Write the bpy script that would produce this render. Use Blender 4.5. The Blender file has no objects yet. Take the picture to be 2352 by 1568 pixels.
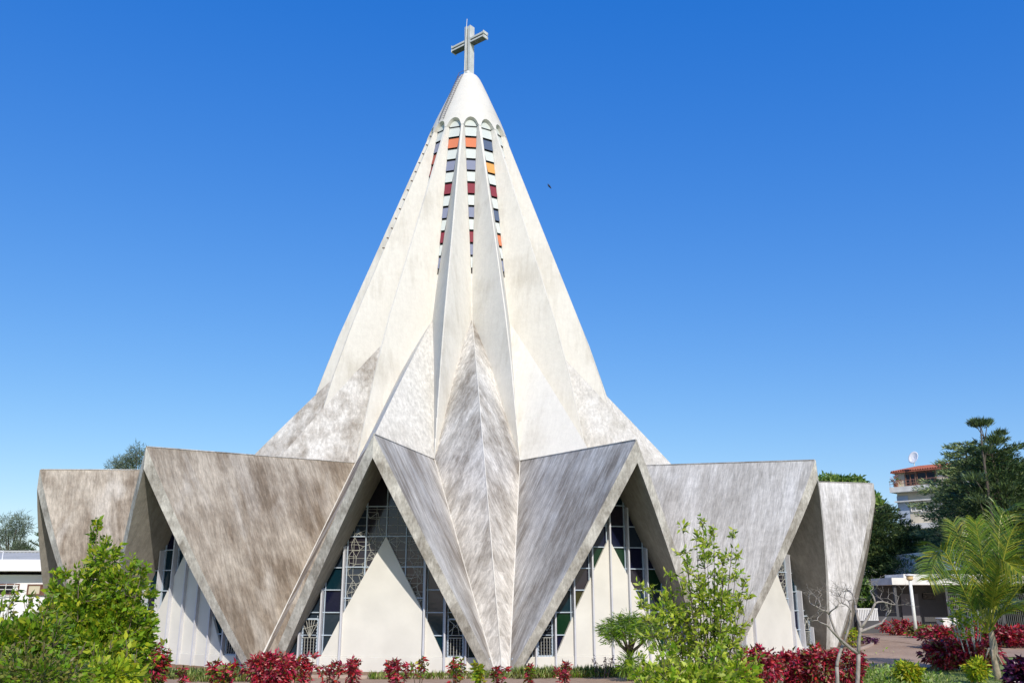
import bpy, math, random
import numpy as np
from math import sin, cos, pi, radians, tan, atan, sqrt
from mathutils import Vector, Matrix
random.seed(7); rng = np.random.default_rng(7)
SC = bpy.context.scene
COL = SC.collection

# ------------------------------------------------------------------ camera
CAM = Vector((0, -47.5, 1.98)); PITCH = .2807; YAW = -.0544; F = 2069.68
cd = bpy.data.cameras.new('camera'); cam = bpy.data.objects.new('camera', cd); COL.objects.link(cam)
cam.location = CAM; cam.rotation_euler = (pi/2+PITCH, 0, YAW)
cd.sensor_width = 36; cd.lens = F/2352*36; cd.clip_end = 5000; cd.clip_start = .1
SC.camera = cam

def dm(d):
    """distance table: first estimates of distance turned into metres of this scene"""
    return d*.85 if d > 39.5 else (29.3-(39.5-d)*.82 if d > 27 else d*.705)
def at(px, py, d):
    """world point seen at (px,py) of a 2352x1568 frame, d metres in front of the camera"""
    u = (px-1176)/F; v = (784-py)/F
    x, y, z = u, cos(PITCH)-v*sin(PITCH), sin(PITCH)+v*cos(PITCH)
    c, s = cos(YAW), sin(YAW)
    X = c*x-s*y; Y = s*x+c*y
    k = dm(d)/Y
    return Vector((CAM.x+X*k, CAM.y+Y*k, CAM.z+z*k))

def ground(x, y):
    t = min(max((y+18.5), 0), 11)
    return -.26+.035*t+.010*min(max(x, 0), 15)+(.08 if y > -18.5 else .08*max(0, 1+(y+18.5)/4))
def on_ground(px, d):
    p = at(px, 1500, d); p.z = ground(p.x, p.y); return p

# ------------------------------------------------------------------ mesh builder
class MB:
    def __init__(s): s.v = []; s.f = []; s.m = []
    def add(s, vs, fs, mi=0):
        b = len(s.v); s.v += [tuple(v) for v in vs]
        for f in fs: s.f.append(tuple(b+i for i in f)); s.m.append(mi)
    def quad(s, a, b, c, d, mi=0): s.add([a, b, c, d], [(0, 1, 2, 3)], mi)
    def poly(s, ps, mi=0): s.add(ps, [tuple(range(len(ps)))], mi)
    def box(s, lo, hi, mi=0, M=None):
        vs = [Vector((x, y, z)) for x in (lo[0], hi[0]) for y in (lo[1], hi[1]) for z in (lo[2], hi[2])]
        if M is not None: vs = [M @ v for v in vs]
        s.add(vs, [(0, 1, 3, 2), (4, 6, 7, 5), (0, 4, 5, 1), (2, 3, 7, 6), (0, 2, 6, 4), (1, 5, 7, 3)], mi)
    def bar(s, a, b, w, h=None, mi=0, up=(0, 0, 1)):
        a = Vector(a); b = Vector(b); h = h or w; d = (b-a).normalized(); u = Vector(up)
        if abs(d.dot(u)) > .98: u = Vector((1, 0, 0))
        r = d.cross(u).normalized(); u = r.cross(d).normalized()
        vs = [p+r*(w/2*i)+u*(h/2*j) for p in (a, b) for i, j in ((-1, -1), (1, -1), (1, 1), (-1, 1))]
        s.add(vs, [(3, 2, 1, 0), (4, 5, 6, 7), (0, 1, 5, 4), (1, 2, 6, 5), (2, 3, 7, 6), (3, 0, 4, 7)], mi)
    def tube(s, pts, rad, n=6, mi=0):
        pts = [Vector(p) for p in pts]
        if not hasattr(rad, '__len__'): rad = [rad]*len(pts)
        vs = []; fs = []
        r0 = None
        for i, p in enumerate(pts):
            d = (pts[min(i+1, len(pts)-1)]-pts[max(i-1, 0)])
            d = d.normalized() if d.length > 1e-6 else Vector((0, 0, 1))
            if r0 is None: r0 = d.cross(Vector((0, .01, 1)) if abs(d.z) < .95 else Vector((1, 0, 0))).normalized()
            r0 = (r0-d*r0.dot(d)).normalized(); q = d.cross(r0)
            for k in range(n):
                a = 2*pi*k/n; vs.append(p+(r0*cos(a)+q*sin(a))*rad[i])
        for i in range(len(pts)-1):
            for k in range(n):
                fs.append((i*n+k, i*n+(k+1) % n, (i+1)*n+(k+1) % n, (i+1)*n+k))
        fs.append(tuple(range(n))[::-1]); fs.append(tuple((len(pts)-1)*n+k for k in range(n)))
        s.add(vs, fs, mi)
    def lathe(s, prof, n=24, c=(0, 0, 0), mi=0):
        vs = [(c[0]+r*cos(2*pi*k/n), c[1]+r*sin(2*pi*k/n), c[2]+z) for r, z in prof for k in range(n)]
        fs = [(i*n+k, i*n+(k+1) % n, (i+1)*n+(k+1) % n, (i+1)*n+k) for i in range(len(prof)-1) for k in range(n)]
        s.add(vs, fs, mi)
    def build(s, name, mats, parent=None, smooth=False, uv=False, bevel=0):
        me = bpy.data.meshes.new(name); me.from_pydata(s.v, [], s.f)
        if not isinstance(mats, (list, tuple)): mats = [mats]
        for m in mats: me.materials.append(m)
        me.polygons.foreach_set('material_index', s.m)
        if smooth: me.polygons.foreach_set('use_smooth', [True]*len(me.polygons))
        me.update()
        if uv:
            ul = me.uv_layers.new(name='UVMap').data
            for p in me.polygons:
                n = p.normal; h = Vector((0, 0, 1)).cross(n)
                h = h.normalized() if h.length > 1e-3 else Vector((1, 0, 0)); g = n.cross(h)
                for li in p.loop_indices:
                    co = me.vertices[me.loops[li].vertex_index].co
                    ul[li].uv = (co.dot(h), co.dot(g))
        o = bpy.data.objects.new(name, me); COL.objects.link(o)
        if parent: o.parent = parent
        if bevel:
            b = o.modifiers.new('bevel', 'BEVEL'); b.width = bevel; b.segments = 2; b.limit_method = 'ANGLE'
        return o

def tag(o, label=None, cat=None, group=None, kind=None):
    if label: o['label'] = label
    if cat: o['category'] = cat
    if group: o['group'] = group
    if kind: o['kind'] = kind
    return o
def empty(name, loc, label, cat, group=None):
    o = bpy.data.objects.new(name, None); COL.objects.link(o); o.location = loc; o.empty_display_size = .3
    return tag(o, label, cat, group)
def local(o, root):          # keep world geometry, parent under a root placed at its base
    o.parent = root; o.matrix_parent_inverse = Matrix.Translation(-Vector(root.location)); return o

# ------------------------------------------------------------------ materials
def nt(name):
    m = bpy.data.materials.new(name); m.use_nodes = True; t = m.node_tree
    return m, t, t.nodes, t.links, t.nodes['Principled BSDF']
def plain(name, col, rough=.6, metal=0, var=0, scale=4, bump=0, spec=.5):
    m, t, N, L, b = nt(name)
    b.inputs['Roughness'].default_value = rough; b.inputs['Metallic'].default_value = metal
    b.inputs['Specular IOR Level'].default_value = spec
    b.inputs['Base Color'].default_value = (*col, 1)
    if var or bump:
        g = N.new('ShaderNodeNewGeometry'); n = N.new('ShaderNodeTexNoise'); n.inputs['Scale'].default_value = scale
        n.inputs['Detail'].default_value = 6; L.new(g.outputs['Position'], n.inputs['Vector'])
        if var:
            mx = N.new('ShaderNodeMix'); mx.data_type = 'RGBA'
            mx.inputs['A'].default_value = (*[c*(1-var) for c in col], 1); mx.inputs['B'].default_value = (*[min(1, c*(1+var)) for c in col], 1)
            r = N.new('ShaderNodeMapRange'); r.inputs['From Min'].default_value = .3; r.inputs['From Max'].default_value = .7
            L.new(n.outputs['Fac'], r.inputs['Value']); L.new(r.outputs['Result'], mx.inputs['Factor']); L.new(mx.outputs['Result'], b.inputs['Base Color'])
        if bump:
            bp = N.new('ShaderNodeBump'); bp.inputs['Strength'].default_value = bump; bp.inputs['Distance'].default_value = .05
            L.new(n.outputs['Fac'], bp.inputs['Height']); L.new(bp.outputs['Normal'], b.inputs['Normal'])
    return m
def leafm(name, col, trans=.35, rough=.45, var=.35):
    m, t, N, L, b = nt(name)
    g = N.new('ShaderNodeNewGeometry'); 
    hs = N.new('ShaderNodeHueSaturation'); hs.inputs['Color'].default_value = (*col, 1)
    mr = N.new('ShaderNodeMapRange'); mr.inputs['To Min'].default_value = 1-var; mr.inputs['To Max'].default_value = 1+var
    L.new(g.outputs['Random Per Island'], mr.inputs['Value']); L.new(mr.outputs['Result'], hs.inputs['Value'])
    mh = N.new('ShaderNodeMath'); mh.operation = 'MULTIPLY'; mh.inputs[1].default_value = 7.31
    fr = N.new('ShaderNodeMath'); fr.operation = 'FRACT'; L.new(g.outputs['Random Per Island'], mh.inputs[0]); L.new(mh.outputs[0], fr.inputs[0])
    mr2 = N.new('ShaderNodeMapRange'); mr2.inputs['To Min'].default_value = .485; mr2.inputs['To Max'].default_value = .515
    L.new(fr.outputs[0], mr2.inputs['Value']); L.new(mr2.outputs['Result'], hs.inputs['Hue'])
    L.new(hs.outputs['Color'], b.inputs['Base Color']); b.inputs['Roughness'].default_value = rough
    tr = N.new('ShaderNodeBsdfTranslucent'); L.new(hs.outputs['Color'], tr.inputs['Color'])
    mx = N.new('ShaderNodeMixShader'); mx.inputs[0].default_value = trans
    out = N['Material Output']; L.new(b.outputs[0], mx.inputs[1]); L.new(tr.outputs[0], mx.inputs[2]); L.new(mx.outputs[0], out.inputs['Surface'])
    return m
def concrete(name, base, dark, lo=.42, hi=.68, streak=(2.2, .4), amount=1.0, blot=.25, white=0, pale=(.62, .6, .56), rough=.85):
    """weathered concrete: dark streaks running down the fall line (UV = metres across / down the slope)"""
    m, t, N, L, b = nt(name)
    uv = N.new('ShaderNodeUVMap'); oi = N.new('ShaderNodeObjectInfo')
    sc = N.new('ShaderNodeVectorMath'); sc.operation = 'MULTIPLY_ADD'
    cb = N.new('ShaderNodeCombineXYZ'); ml = N.new('ShaderNodeMath'); ml.operation = 'MULTIPLY'; ml.inputs[1].default_value = 91
    L.new(oi.outputs['Random'], ml.inputs[0])
    for k in range(3): L.new(ml.outputs[0], cb.inputs[k])
    L.new(uv.outputs[0], sc.inputs[0]); sc.inputs[1].default_value = (streak[0], streak[1], 1); L.new(cb.outputs[0], sc.inputs[2])
    # warp slightly so that streaks waver
    g = N.new('ShaderNodeNewGeometry')
    n1 = N.new('ShaderNodeTexNoise'); n1.inputs['Scale'].default_value = 1; n1.inputs['Detail'].default_value = 9; n1.inputs['Roughness'].default_value = .74; n1.inputs['Distortion'].default_value = .25
    L.new(sc.outputs[0], n1.inputs['Vector'])
    n2 = N.new('ShaderNodeTexNoise'); n2.inputs['Scale'].default_value = blot; n2.inputs['Detail'].default_value = 7; n2.inputs['Roughness'].default_value = .6
    L.new(g.outputs['Position'], n2.inputs['Vector'])
    ad = N.new('ShaderNodeMath'); ad.operation = 'MULTIPLY_ADD'; ad.inputs[1].default_value = .55
    h = N.new('ShaderNodeMath'); h.operation = 'MULTIPLY'; h.inputs[1].default_value = .5
    L.new(n1.outputs['Fac'], h.inputs[0]); L.new(n2.outputs['Fac'], ad.inputs[0]); L.new(h.outputs[0], ad.inputs[2])
    r = N.new('ShaderNodeMapRange'); r.inputs['From Min'].default_value = lo; r.inputs['From Max'].default_value = hi; r.inputs['To Max'].default_value = amount
    L.new(ad.outputs[0], r.inputs['Value'])
    mx = N.new('ShaderNodeMix'); mx.data_type = 'RGBA'; mx.inputs['A'].default_value = (*base, 1); mx.inputs['B'].default_value = (*dark, 1)
    L.new(r.outputs['Result'], mx.inputs['Factor'])
    # pale wash / efflorescence patches
    n3 = N.new('ShaderNodeTexNoise'); n3.inputs['Scale'].default_value = .55; n3.inputs['Detail'].default_value = 8; n3.inputs['Distortion'].default_value = .6
    s3 = N.new('ShaderNodeVectorMath'); s3.operation = 'MULTIPLY_ADD'; s3.inputs[1].default_value = (1.6, .6, 1); L.new(uv.outputs[0], s3.inputs[0]); L.new(cb.outputs[0], s3.inputs[2]); L.new(s3.outputs[0], n3.inputs['Vector'])
    r3 = N.new('ShaderNodeMapRange'); r3.inputs['From Min'].default_value = .54; r3.inputs['From Max'].default_value = .72; r3.inputs['To Max'].default_value = white
    L.new(n3.outputs['Fac'], r3.inputs['Value'])
    mw = N.new('ShaderNodeMix'); mw.data_type = 'RGBA'; mw.inputs['B'].default_value = (*pale, 1)
    L.new(mx.outputs['Result'], mw.inputs['A']); L.new(r3.outputs['Result'], mw.inputs['Factor'])
    # crisp fine streaks
    s5 = N.new('ShaderNodeVectorMath'); s5.operation = 'MULTIPLY_ADD'; s5.inputs[1].default_value = (streak[0]*6, streak[1]*5.5, 1); L.new(uv.outputs[0], s5.inputs[0]); L.new(cb.outputs[0], s5.inputs[2])
    n5 = N.new('ShaderNodeTexNoise'); n5.inputs['Scale'].default_value = 1; n5.inputs['Detail'].default_value = 10; n5.inputs['Roughness'].default_value = .75; L.new(s5.outputs[0], n5.inputs['Vector'])
    r5 = N.new('ShaderNodeMapRange'); r5.inputs['From Min'].default_value = .32; r5.inputs['From Max'].default_value = .68; r5.inputs['To Min'].default_value = 1-.40*min(amount, 1); r5.inputs['To Max'].default_value = 1+.30*min(amount, 1)
    L.new(n5.outputs['Fac'], r5.inputs['Value'])
    if name == 'spire_concrete': r5.inputs['To Min'].default_value = .93; r5.inputs['To Max'].default_value = 1.04
    v5 = N.new('ShaderNodeVectorMath'); v5.operation = 'SCALE'; L.new(mw.outputs['Result'], v5.inputs[0]); L.new(r5.outputs['Result'], v5.inputs['Scale'])
    # fine grain
    n4 = N.new('ShaderNodeTexNoise'); n4.inputs['Scale'].default_value = 4.5; n4.inputs['Detail'].default_value = 8; n4.inputs['Roughness'].default_value = .7; L.new(g.outputs['Position'], n4.inputs['Vector'])
    r4 = N.new('ShaderNodeMapRange'); r4.inputs['From Min'].default_value = .3; r4.inputs['From Max'].default_value = .7; r4.inputs['To Min'].default_value = .84 if name != 'spire_concrete' else .94; r4.inputs['To Max'].default_value = 1.10 if name != 'spire_concrete' else 1.04
    L.new(n4.outputs['Fac'], r4.inputs['Value'])
    vm = N.new('ShaderNodeVectorMath'); vm.operation = 'SCALE'; L.new(v5.outputs[0], vm.inputs[0]); L.new(r4.outputs['Result'], vm.inputs['Scale'])
    L.new(vm.outputs[0], b.inputs['Base Color'])
    bp = N.new('ShaderNodeBump'); bp.inputs['Strength'].default_value = .35; bp.inputs['Distance'].default_value = .03
    L.new(n4.outputs['Fac'], bp.inputs['Height']); L.new(bp.outputs['Normal'], b.inputs['Normal'])
    b.inputs['Roughness'].default_value = rough; b.inputs['Specular IOR Level'].default_value = .2
    return m
def glass(name, col, rough=.12, spec=.25):
    m, t, N, L, b = nt(name)
    b.inputs['Base Color'].default_value = (*col, 1); b.inputs['Roughness'].default_value = rough; b.inputs['Specular IOR Level'].default_value = spec
    g = N.new('ShaderNodeNewGeometry'); n = N.new('ShaderNodeTexNoise'); n.inputs['Scale'].default_value = 3; L.new(g.outputs['Position'], n.inputs['Vector'])
    bp = N.new('ShaderNodeBump'); bp.inputs['Strength'].default_value = .15; bp.inputs['Distance'].default_value = .02
    L.new(n.outputs['Fac'], bp.inputs['Height']); L.new(bp.outputs['Normal'], b.inputs['Normal'])
    return m

CW = concrete('spire_concrete', (.67, .65, .60), (.40, .365, .30), .53, .74, (1.5, .22), .75, .30, 0)
CWD = concrete('stained_white_concrete', (.62, .60, .56), (.20, .165, .125), .47, .64, (1.5, .55), .82, .55, .35, (.78, .77, .74))
CWE = concrete('lightly_stained_concrete', (.62, .60, .56), (.36, .33, .27), .48, .68, (1.5, .5), .7, .5, .2, (.74, .73, .70))
CWC = concrete('clean_fold_concrete', (.61, .595, .555), (.42, .39, .34), .52, .74, (1.5, .5), .7, .4, .2, (.66, .65, .62))
CFR = concrete('streaked_fold_concrete', (.68, .65, .60), (.25, .22, .185), .46, .63, (1.6, .5), .95, .5, .45, (.72, .71, .68))
CBR = concrete('brown_concrete', (.48, .425, .35), (.225, .18, .135), .42, .60, (2.3, .42), 1, .5, .7, (.60, .56, .50))
CGR = concrete('grey_concrete', (.66, .635, .59), (.29, .26, .225), .43, .61, (2.6, .36), 1, .45, .55, (.62, .62, .61))
CLG = concrete('light_grey_concrete', (.70, .675, .63), (.40, .375, .335), .43, .62, (2.6, .32), .9, .4, .45, (.70, .69, .67))
CED = concrete('edge_concrete', (.58, .555, .505), (.19, .165, .135), .45, .62, (3, 1.2), .8, .9, .3)
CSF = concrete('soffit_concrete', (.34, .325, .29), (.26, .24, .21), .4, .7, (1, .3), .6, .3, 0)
SEAM = plain('seam_mortar', (.60, .58, .53), .9, var=.15, scale=3)
WALL = plain('white_render', (.67, .655, .61), .85, var=.07, scale=1.1, bump=.2)
WPLI = plain('plinth_render', (.62, .52, .44), .9, var=.1, scale=1.5)
FINM = plain('fin_paint', (.56, .57, .62), .6, var=.06, scale=3)
FRAM = plain('window_frame_paint', (.42, .50, .60), .5, var=.08, scale=6)
LEADM = plain('tracery_metal', (.46, .46, .42), .5)
DARKM = plain('dark_gap', (.012, .012, .014), .8)
LOUV = plain('louver_glass', (.03, .035, .045), .15, spec=.8)
GL = [glass('glass_black', (.018, .030, .048), .10, .5), glass('glass_plum', (.016, .014, .024), .1, .5), glass('glass_teal', (.004, .022, .035)),
      glass('glass_green', (.006, .03, .014)), glass('glass_olive', (.035, .035, .01)), glass('glass_navy', (.007, .009, .03)),
      glass('glass_blue', (.01, .02, .75)), glass('glass_brown', (.10, .04, .02)), glass('glass_amber', (.20, .12, .02))]
PW = [glass('pane_white', (.56, .60, .58), .15), glass('pane_orange', (.60, .20, .10), .2), glass('pane_slate', (.22, .24, .33), .1),
      glass('pane_maroon', (.22, .045, .055), .2), glass('pane_yellow', (.66, .33, .10), .2), glass('pane_navy', (.10, .13, .20), .1), DARKM, glass('pane_red', (.35, .07, .05), .2)]
RUST = plain('rusty_rod', (.16, .12, .10), .7)
CROSSM = plain('cross_paint', (.56, .58, .56), .6, var=.12, scale=3)
CROSSD = plain('cross_shadow_core', (.10, .11, .10), .7, var=.3, scale=4)  # carries the shade between the channels and under the arms in its colour

# ------------------------------------------------------------------ church
NB = 15; DA = 2*pi/NB; TH2 = -.1388
RP, HP = 20.0, 6.95
RJ, HJ = 8.92, 7.84
RF = 18.27; FZ = -.12
RA, HA = 4.79, 15.44
RM, HM = 11.1, 8.30
def cyl(r, a, z): return Vector((r*sin(a), -r*cos(a), z))
church = empty('church', (0, 0, 0), 'white concrete church with zigzag gables round a tall pleated spire topped by a cross', 'church')
def th(k): return TH2+(k-2)*DA
zs_c = [(7.0, 9.2), (7.84, 8.92), (12.48, 7.75), (15.44, 6.82), (20.37, 5.02), (27.6, 2.40)]
def rc(z):
    for (z0, r0), (z1, r1) in zip(zs_c, zs_c[1:]):
        if z <= z1: return r0+(r1-r0)*(z-z0)/(z1-z0)
    return r1
Z0 = 27.6
def rv(z): return RA+(2.13-RA)*(z-HA)/(Z0-HA)
def wv(z):
    t = (z-17.6)/(Z0-17.6)
    return .012+.325*max(0, t)
def cw(z): return .03+.035*max(0, (z-20)/7)
HAn = DA/2
# boundary of fold on spire face: A -> J curved
def bnd(t, sgn):       # t 0 at A, 1 at J ; local sector angle 0 = valley
    z = HA+(HJ-HA)*t
    a = sgn*HAn*(t**1.12)
    p0 = cyl(RA, 0, HA); p1 = cyl(RJ, sgn*HAn, HJ)
    p = p0.lerp(p1, t); 
    # pull on to the pleat face between valley line and crest line
    zz = p.z; crest = cyl(rc(zz), sgn*HAn, zz)
    k = .06*sin(pi*t)
    return p.lerp(crest, k*2)
def ridge(t):
    a = cyl(RA, 0, HA); b = cyl(RM, 0, HM)
    p = a.lerp(b, t); p.y -= .08*sin(pi*t); return p
NL = 8
def foot(sgn):         # plate foot, local bay coordinates (bay angle 0), sgn +1 right
    p = cyl(RF, sgn*HAn, FZ); tang = Vector((cos(sgn*HAn), sin(sgn*HAn), 0)); return p-tang*sgn*.23
PK = Vector((0, -RP, HP)); JK = Vector((0, -RJ, HJ))
TV = .74
def inner(p, sgn, foot_=False):
    if foot_: return p-Vector((sgn*.33, 0, 0))
    return p-Vector((0, 0, TV))
YW = -17.62            # window wall plane, local
# soffit line in the wall plane
def plane_x(z, y, sgn=1):
    a = inner(PK, 1); b = inner(JK, 1); c = inner(foot(1), 1, True)
    n = (b-a).cross(c-a)
    # n.(p-a)=0 -> x
    return (n.dot(a)-n.y*y-n.z*z)/n.x
ZAP = [z/100 for z in range(500, 900) if plane_x(z/100, YW) > 0][-1]
def zt(x): # soffit height over |x| at wall plane
    x = abs(x); lo, hi = -1., ZAP+.01
    for _ in range(30):
        mid = (lo+hi)/2
        if plane_x(mid, YW) > x: lo = mid
        else: hi = mid
    return lo
SP = .664; ZS = .32; TAP = 4.01; THW = 1.95; ST = .69; SC4 = .93

def clip(poly, nx, nz, c):
    out = []
    for i in range(len(poly)):
        a = poly[i]; b = poly[(i+1) % len(poly)]
        da = nx*a[0]+nz*a[1]-c; db = nx*b[0]+nz*b[1]-c
        if da <= 0: out.append(a)
        if (da < 0 < db) or (db < 0 < da):
            t = da/(da-db); out.append((a[0]+(b[0]-a[0])*t, a[1]+(b[1]-a[1])*t))
    return out
# soffit line n.x = c  through (xb,0) and (0,ZAP), pushed 6cm into the plate
xb = plane_x(0, YW); _l = sqrt(ZAP**2+xb**2); NX, NZ, NC = ZAP/_l, xb/_l, ZAP*xb/_l+.07

BUL = .16; RD_ = (PK-JK).normalized()
def roof(k, ml, mr):
    """gable roof k: two triangular plates with thickness"""
    mb = MB(); ze = -.8
    for sgn, mi in ((-1, 0), (1, 1)):
        f = foot(sgn); P_, J_, Fi = inner(PK, sgn), inner(JK, sgn), inner(f, sgn, True)
        # subdivide outer face in strips so the surface can sag a little
        n = 10
        fl = (lambda *a: a) if sgn > 0 else (lambda *a: a[::-1])
        for i in range(n):
            bu = lambda t: RD_*(BUL*4*t*(1-t))
            a0, a1 = PK.lerp(f, i/n)+bu(i/n), PK.lerp(f, (i+1)/n)+bu((i+1)/n); e0, e1 = P_.lerp(Fi, i/n)+bu(i/n), P_.lerp(Fi, (i+1)/n)+bu((i+1)/n)
            mb.poly(fl(a0, e0, e1, a1), 3); mb.poly(fl(e0, J_, e1), 2); b0, b1 = JK.lerp(f, i/n), JK.lerp(f, (i+1)/n)
            if i == n-1: mb.poly(fl(a0, a1, b0), mi)
            else: mb.poly(fl(a0, a1, b1, b0), mi)
        fd = Vector((f.x, f.y, ze)); fid = Vector((Fi.x, Fi.y, ze)); ti = Vector((f.x, f.y+.5, ze)); t2 = Vector((f.x, f.y+.5, FZ))
        mb.poly(fl(f, Fi, fid, fd), 3); 
        # seam bead along the gable edge and the valley
        mb.tube([JK+Vector((0, 0, .0)), f+Vector((0, .05, .02))], .04, 5, 4)
    mb.tube([PK-Vector((0, -.05, .0)), JK], .03, 5, 3)
    o = mb.build('gable_roof', [ml, mr, CSF, CED, SEAM], church, uv=True)
    o.rotation_euler.z = th(k); return o
def fold(k, m, m2=None):
    """folded wedge filling the valley between gable k and k+1"""
    mb = MB(); m2 = m2 or m
    for sgn, mi in ((-1, 0), (1, 1)):
        fl = (lambda *a: a) if sgn > 0 else (lambda *a: a[::-1])
        for i in range(NL):
            t0, t1 = i/NL, (i+1)/NL
            a0, a1 = ridge(t0), ridge(t1); b0, b1 = bnd(t0, sgn), bnd(t1, sgn)
            if i == 0: mb.poly(fl(a0, a1, b1), mi)
            else: mb.poly(fl(a0, a1, b1, b0), mi)
        J = cyl(RJ, sgn*HAn, HJ); M_ = cyl(RM, 0, HM)
        fs = cyl(RF-.04, 0, FZ)+Vector((sgn*.26, .02, 0)); fm = cyl(RF+.10, 0, FZ)
        n = 8
        for i in range(n):
            t0, t1 = i/n, (i+1)/n
            mb.poly(fl(M_.lerp(fm, t0), M_.lerp(fm, t1), J.lerp(fs, t1), J.lerp(fs, t0)), 3 if k == 1 else mi)
        fsd = Vector((fs.x, fs.y, -.8)); fmd = Vector((fm.x, fm.y, -.8))
        mb.poly(fl(fm, fmd, fsd, fs), mi)
    fm = cyl(RF+.10, 0, FZ); M_ = cyl(RM, 0, HM)
    if m is CFR: mb.tube([ridge(i/6) for i in range(7)]+[M_.lerp(fm, t) for t in (.3, .6, 1)], .022, 5, 2)
    o = mb.build('valley_fold', [m, m2, SEAM, CBR], church, uv=True)
    o.rotation_euler.z = th(k+.5); return o

def glazing(k, kind, seed):
    R = random.Random(seed)
    root = None
    # white spandrel wall with plinth
    mb = MB(); yf = YW-.10; xg = plane_x(-.2, YW)+.1
    A = (0, TAP); Bp = (THW, ZS)
    def pr(pts, y0, y1, mi=0):
        n = len(pts); mb.add([(x, y0, z) for x, z in pts]+[(x, y1, z) for x, z in pts],
            [tuple(range(n)), tuple(range(2*n-1, n-1, -1))]+[(i, n+i, n+(i+1) % n, (i+1) % n) for i in range(n)], mi)
    pr([(-THW, ZS), (THW, ZS), (1.28, 1.66), (0, TAP), (-1.28, 1.66)][::1], yf, YW+.05)
    pr([(-xg, -.5), (xg, -.5), (xg-.12, ZS), (-xg+.12, ZS)], yf-.03, YW+.05)
    mb.box((-xg-.05, yf-.05, -.8), (xg+.05, YW, -.12), 1)
    w = mb.build('gable_wall', [WALL, WPLI], church, bevel=.012); w.rotation_euler.z = th(k)
    # glass panes
    mb = MB()
    pal = [0, 0, 1, 5, 0, 2] if kind == 'A' else [0, 1, 2, 5, 2, 0, 3]
    blues = []
    for c in range(-6, 6):
        x0, x1 = c*SP, (c+1)*SP
        cent = kind == 'A' and -2 <= c <= 1
        st = .96 if cent else ST
        z = ZS-.05
        if cent: z = TAP-5*.96
        j = 0
        while z < ZAP:
            p = [(x0, z), (x1, z), (x1, z+st), (x0, z+st)]
            p = clip(p, NX, NZ, NC); p = clip(p, -NX, NZ, NC) if p else p
            if len(p) > 2:
                mi = R.choice(pal)
                if cent: mi = 7 if (c == -1 and j in (3,)) else (0 if R.random() < .6 else 1)
                if kind == 'B' and k == 3:
                    mi = {(-3, 1): 3, (-3, 0): 5, (-3, 2): 2, (-2, 1): 4, (-2, 2): 4, (-2, 3): 1, (-2, 4): 5, (-2, 5): 2, (-3, 3): 2, (-3, 4): 5, (-1, 5): 5, (-1, 6): 2, (-1, 4): 3, (-4, 2): 2, (-4, 1): 5, (0, 4): 3, (0, 5): 5, (1, 3): 1, (1, 4): 5}.get((c, j), mi)
                if k == 4 and c == -3: mi = {0: 6, 1: 6, 2: 5}.get(j, mi)
                if k == 4 and c == -4: mi = 8 if j < 2 else 5
                tl = R.uniform(-.004, .004); t2 = R.uniform(-.004, .004)
                mb.poly([(x, YW+tl*(x-x0)+t2*(zz-z), zz) for x, zz in p], mi)
            z += st; j += 1
    g = mb.build('window', GL, church); g.rotation_euler.z = th(k)
    # frame
    mb = MB()
    def hbar(z, xa, xc, w=.032):
        xm = plane_x(z, YW); xa = max(xa, -xm-.05); xc = min(xc, xm+.05)
        if xc-xa > .05 and -.1 < z < ZAP: mb.box((xa, YW-.06, z-w/2), (xc, YW+.01, z+w/2))
    for c in range(-6, 6):
        cent = kind == 'A' and -2 <= c <= 1
        st = .96 if cent else ST; z = (TAP-5*.96) if cent else ZS-.05
        while z < ZAP: hbar(z, c*SP, (c+1)*SP); z += st
    for c in range(-5, 6):
        if kind == 'A' and abs(c) < 2:
            z1 = zt(c*SP); zb = max(ZS, TAP*(1-abs(c)*SP/THW)+.1)
            mb.box((c*SP-.017, YW-.07, zb-.5), (c*SP+.017, YW+.01, z1+.05))
        else:
            for s_ in (-.07, .07):
                z1 = zt(c*SP+s_); mb.box((c*SP+s_-.014, YW-.055, ZS-.02), (c*SP+s_+.014, YW+.01, z1+.03))
    mb.build('window_frame', FRAM, g)
    # projecting fins
    for c in range(-5, 6):
        if kind == 'A' and abs(c) < 2: continue
        if abs(c) == 5: continue
        mb = MB(); z1 = zt(abs(c*SP)+.03)
        ztop = z1+.06
        mb.add([(c*SP-.026, YW-.22, -.4), (c*SP+.026, YW-.22, -.4), (c*SP+.026, YW, -.4), (c*SP-.026, YW, -.4),
                (c*SP-.026, YW-.22, ztop-.05), (c*SP+.026, YW-.22, ztop-.05), (c*SP+.026, YW, ztop), (c*SP-.026, YW, ztop)],
               [(3, 2, 1, 0), (4, 5, 6, 7), (0, 1, 5, 4), (1, 2, 6, 5), (2, 3, 7, 6), (3, 0, 4, 7)])
        mb.build('fin', FINM, g)
    # louvered lights with grilles
    for c in (-4, 3):
        mb = MB(); x0, x1 = c*SP+.09, (c+1)*SP-.09; zb, ztp = ZS+.02, ZS+1.13
        yy = YW-.09
        for a, b in (((x0, zb), (x1, zb)), ((x0, ztp), (x1, ztp)), ((x0, zb), (x0, ztp)), ((x1, zb), (x1, ztp))):
            mb.bar((a[0], yy, a[1]), (b[0], yy, b[1]), .035, .05, 0)
        n = 11
        for i in range(n):
            z = zb+.06+i*(ztp-zb-.1)/n
            mb.bar((x0+.02, yy+.03, z), (x1-.02, yy+.03, z), .09, .008, 1, up=(0, -.6, .8))
        for sx in (x0+.015, x1-.015):
            for i in range(12): mb.box((sx-.012, yy-.05, zb+.06+i*.1), (sx+.012, yy-.03, zb+.11+i*.1), 0)
        zm = zb+.55
        mb.bar((x0, yy-.05, zm), (x1, yy-.05, zm), .016, .016, 2)
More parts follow.
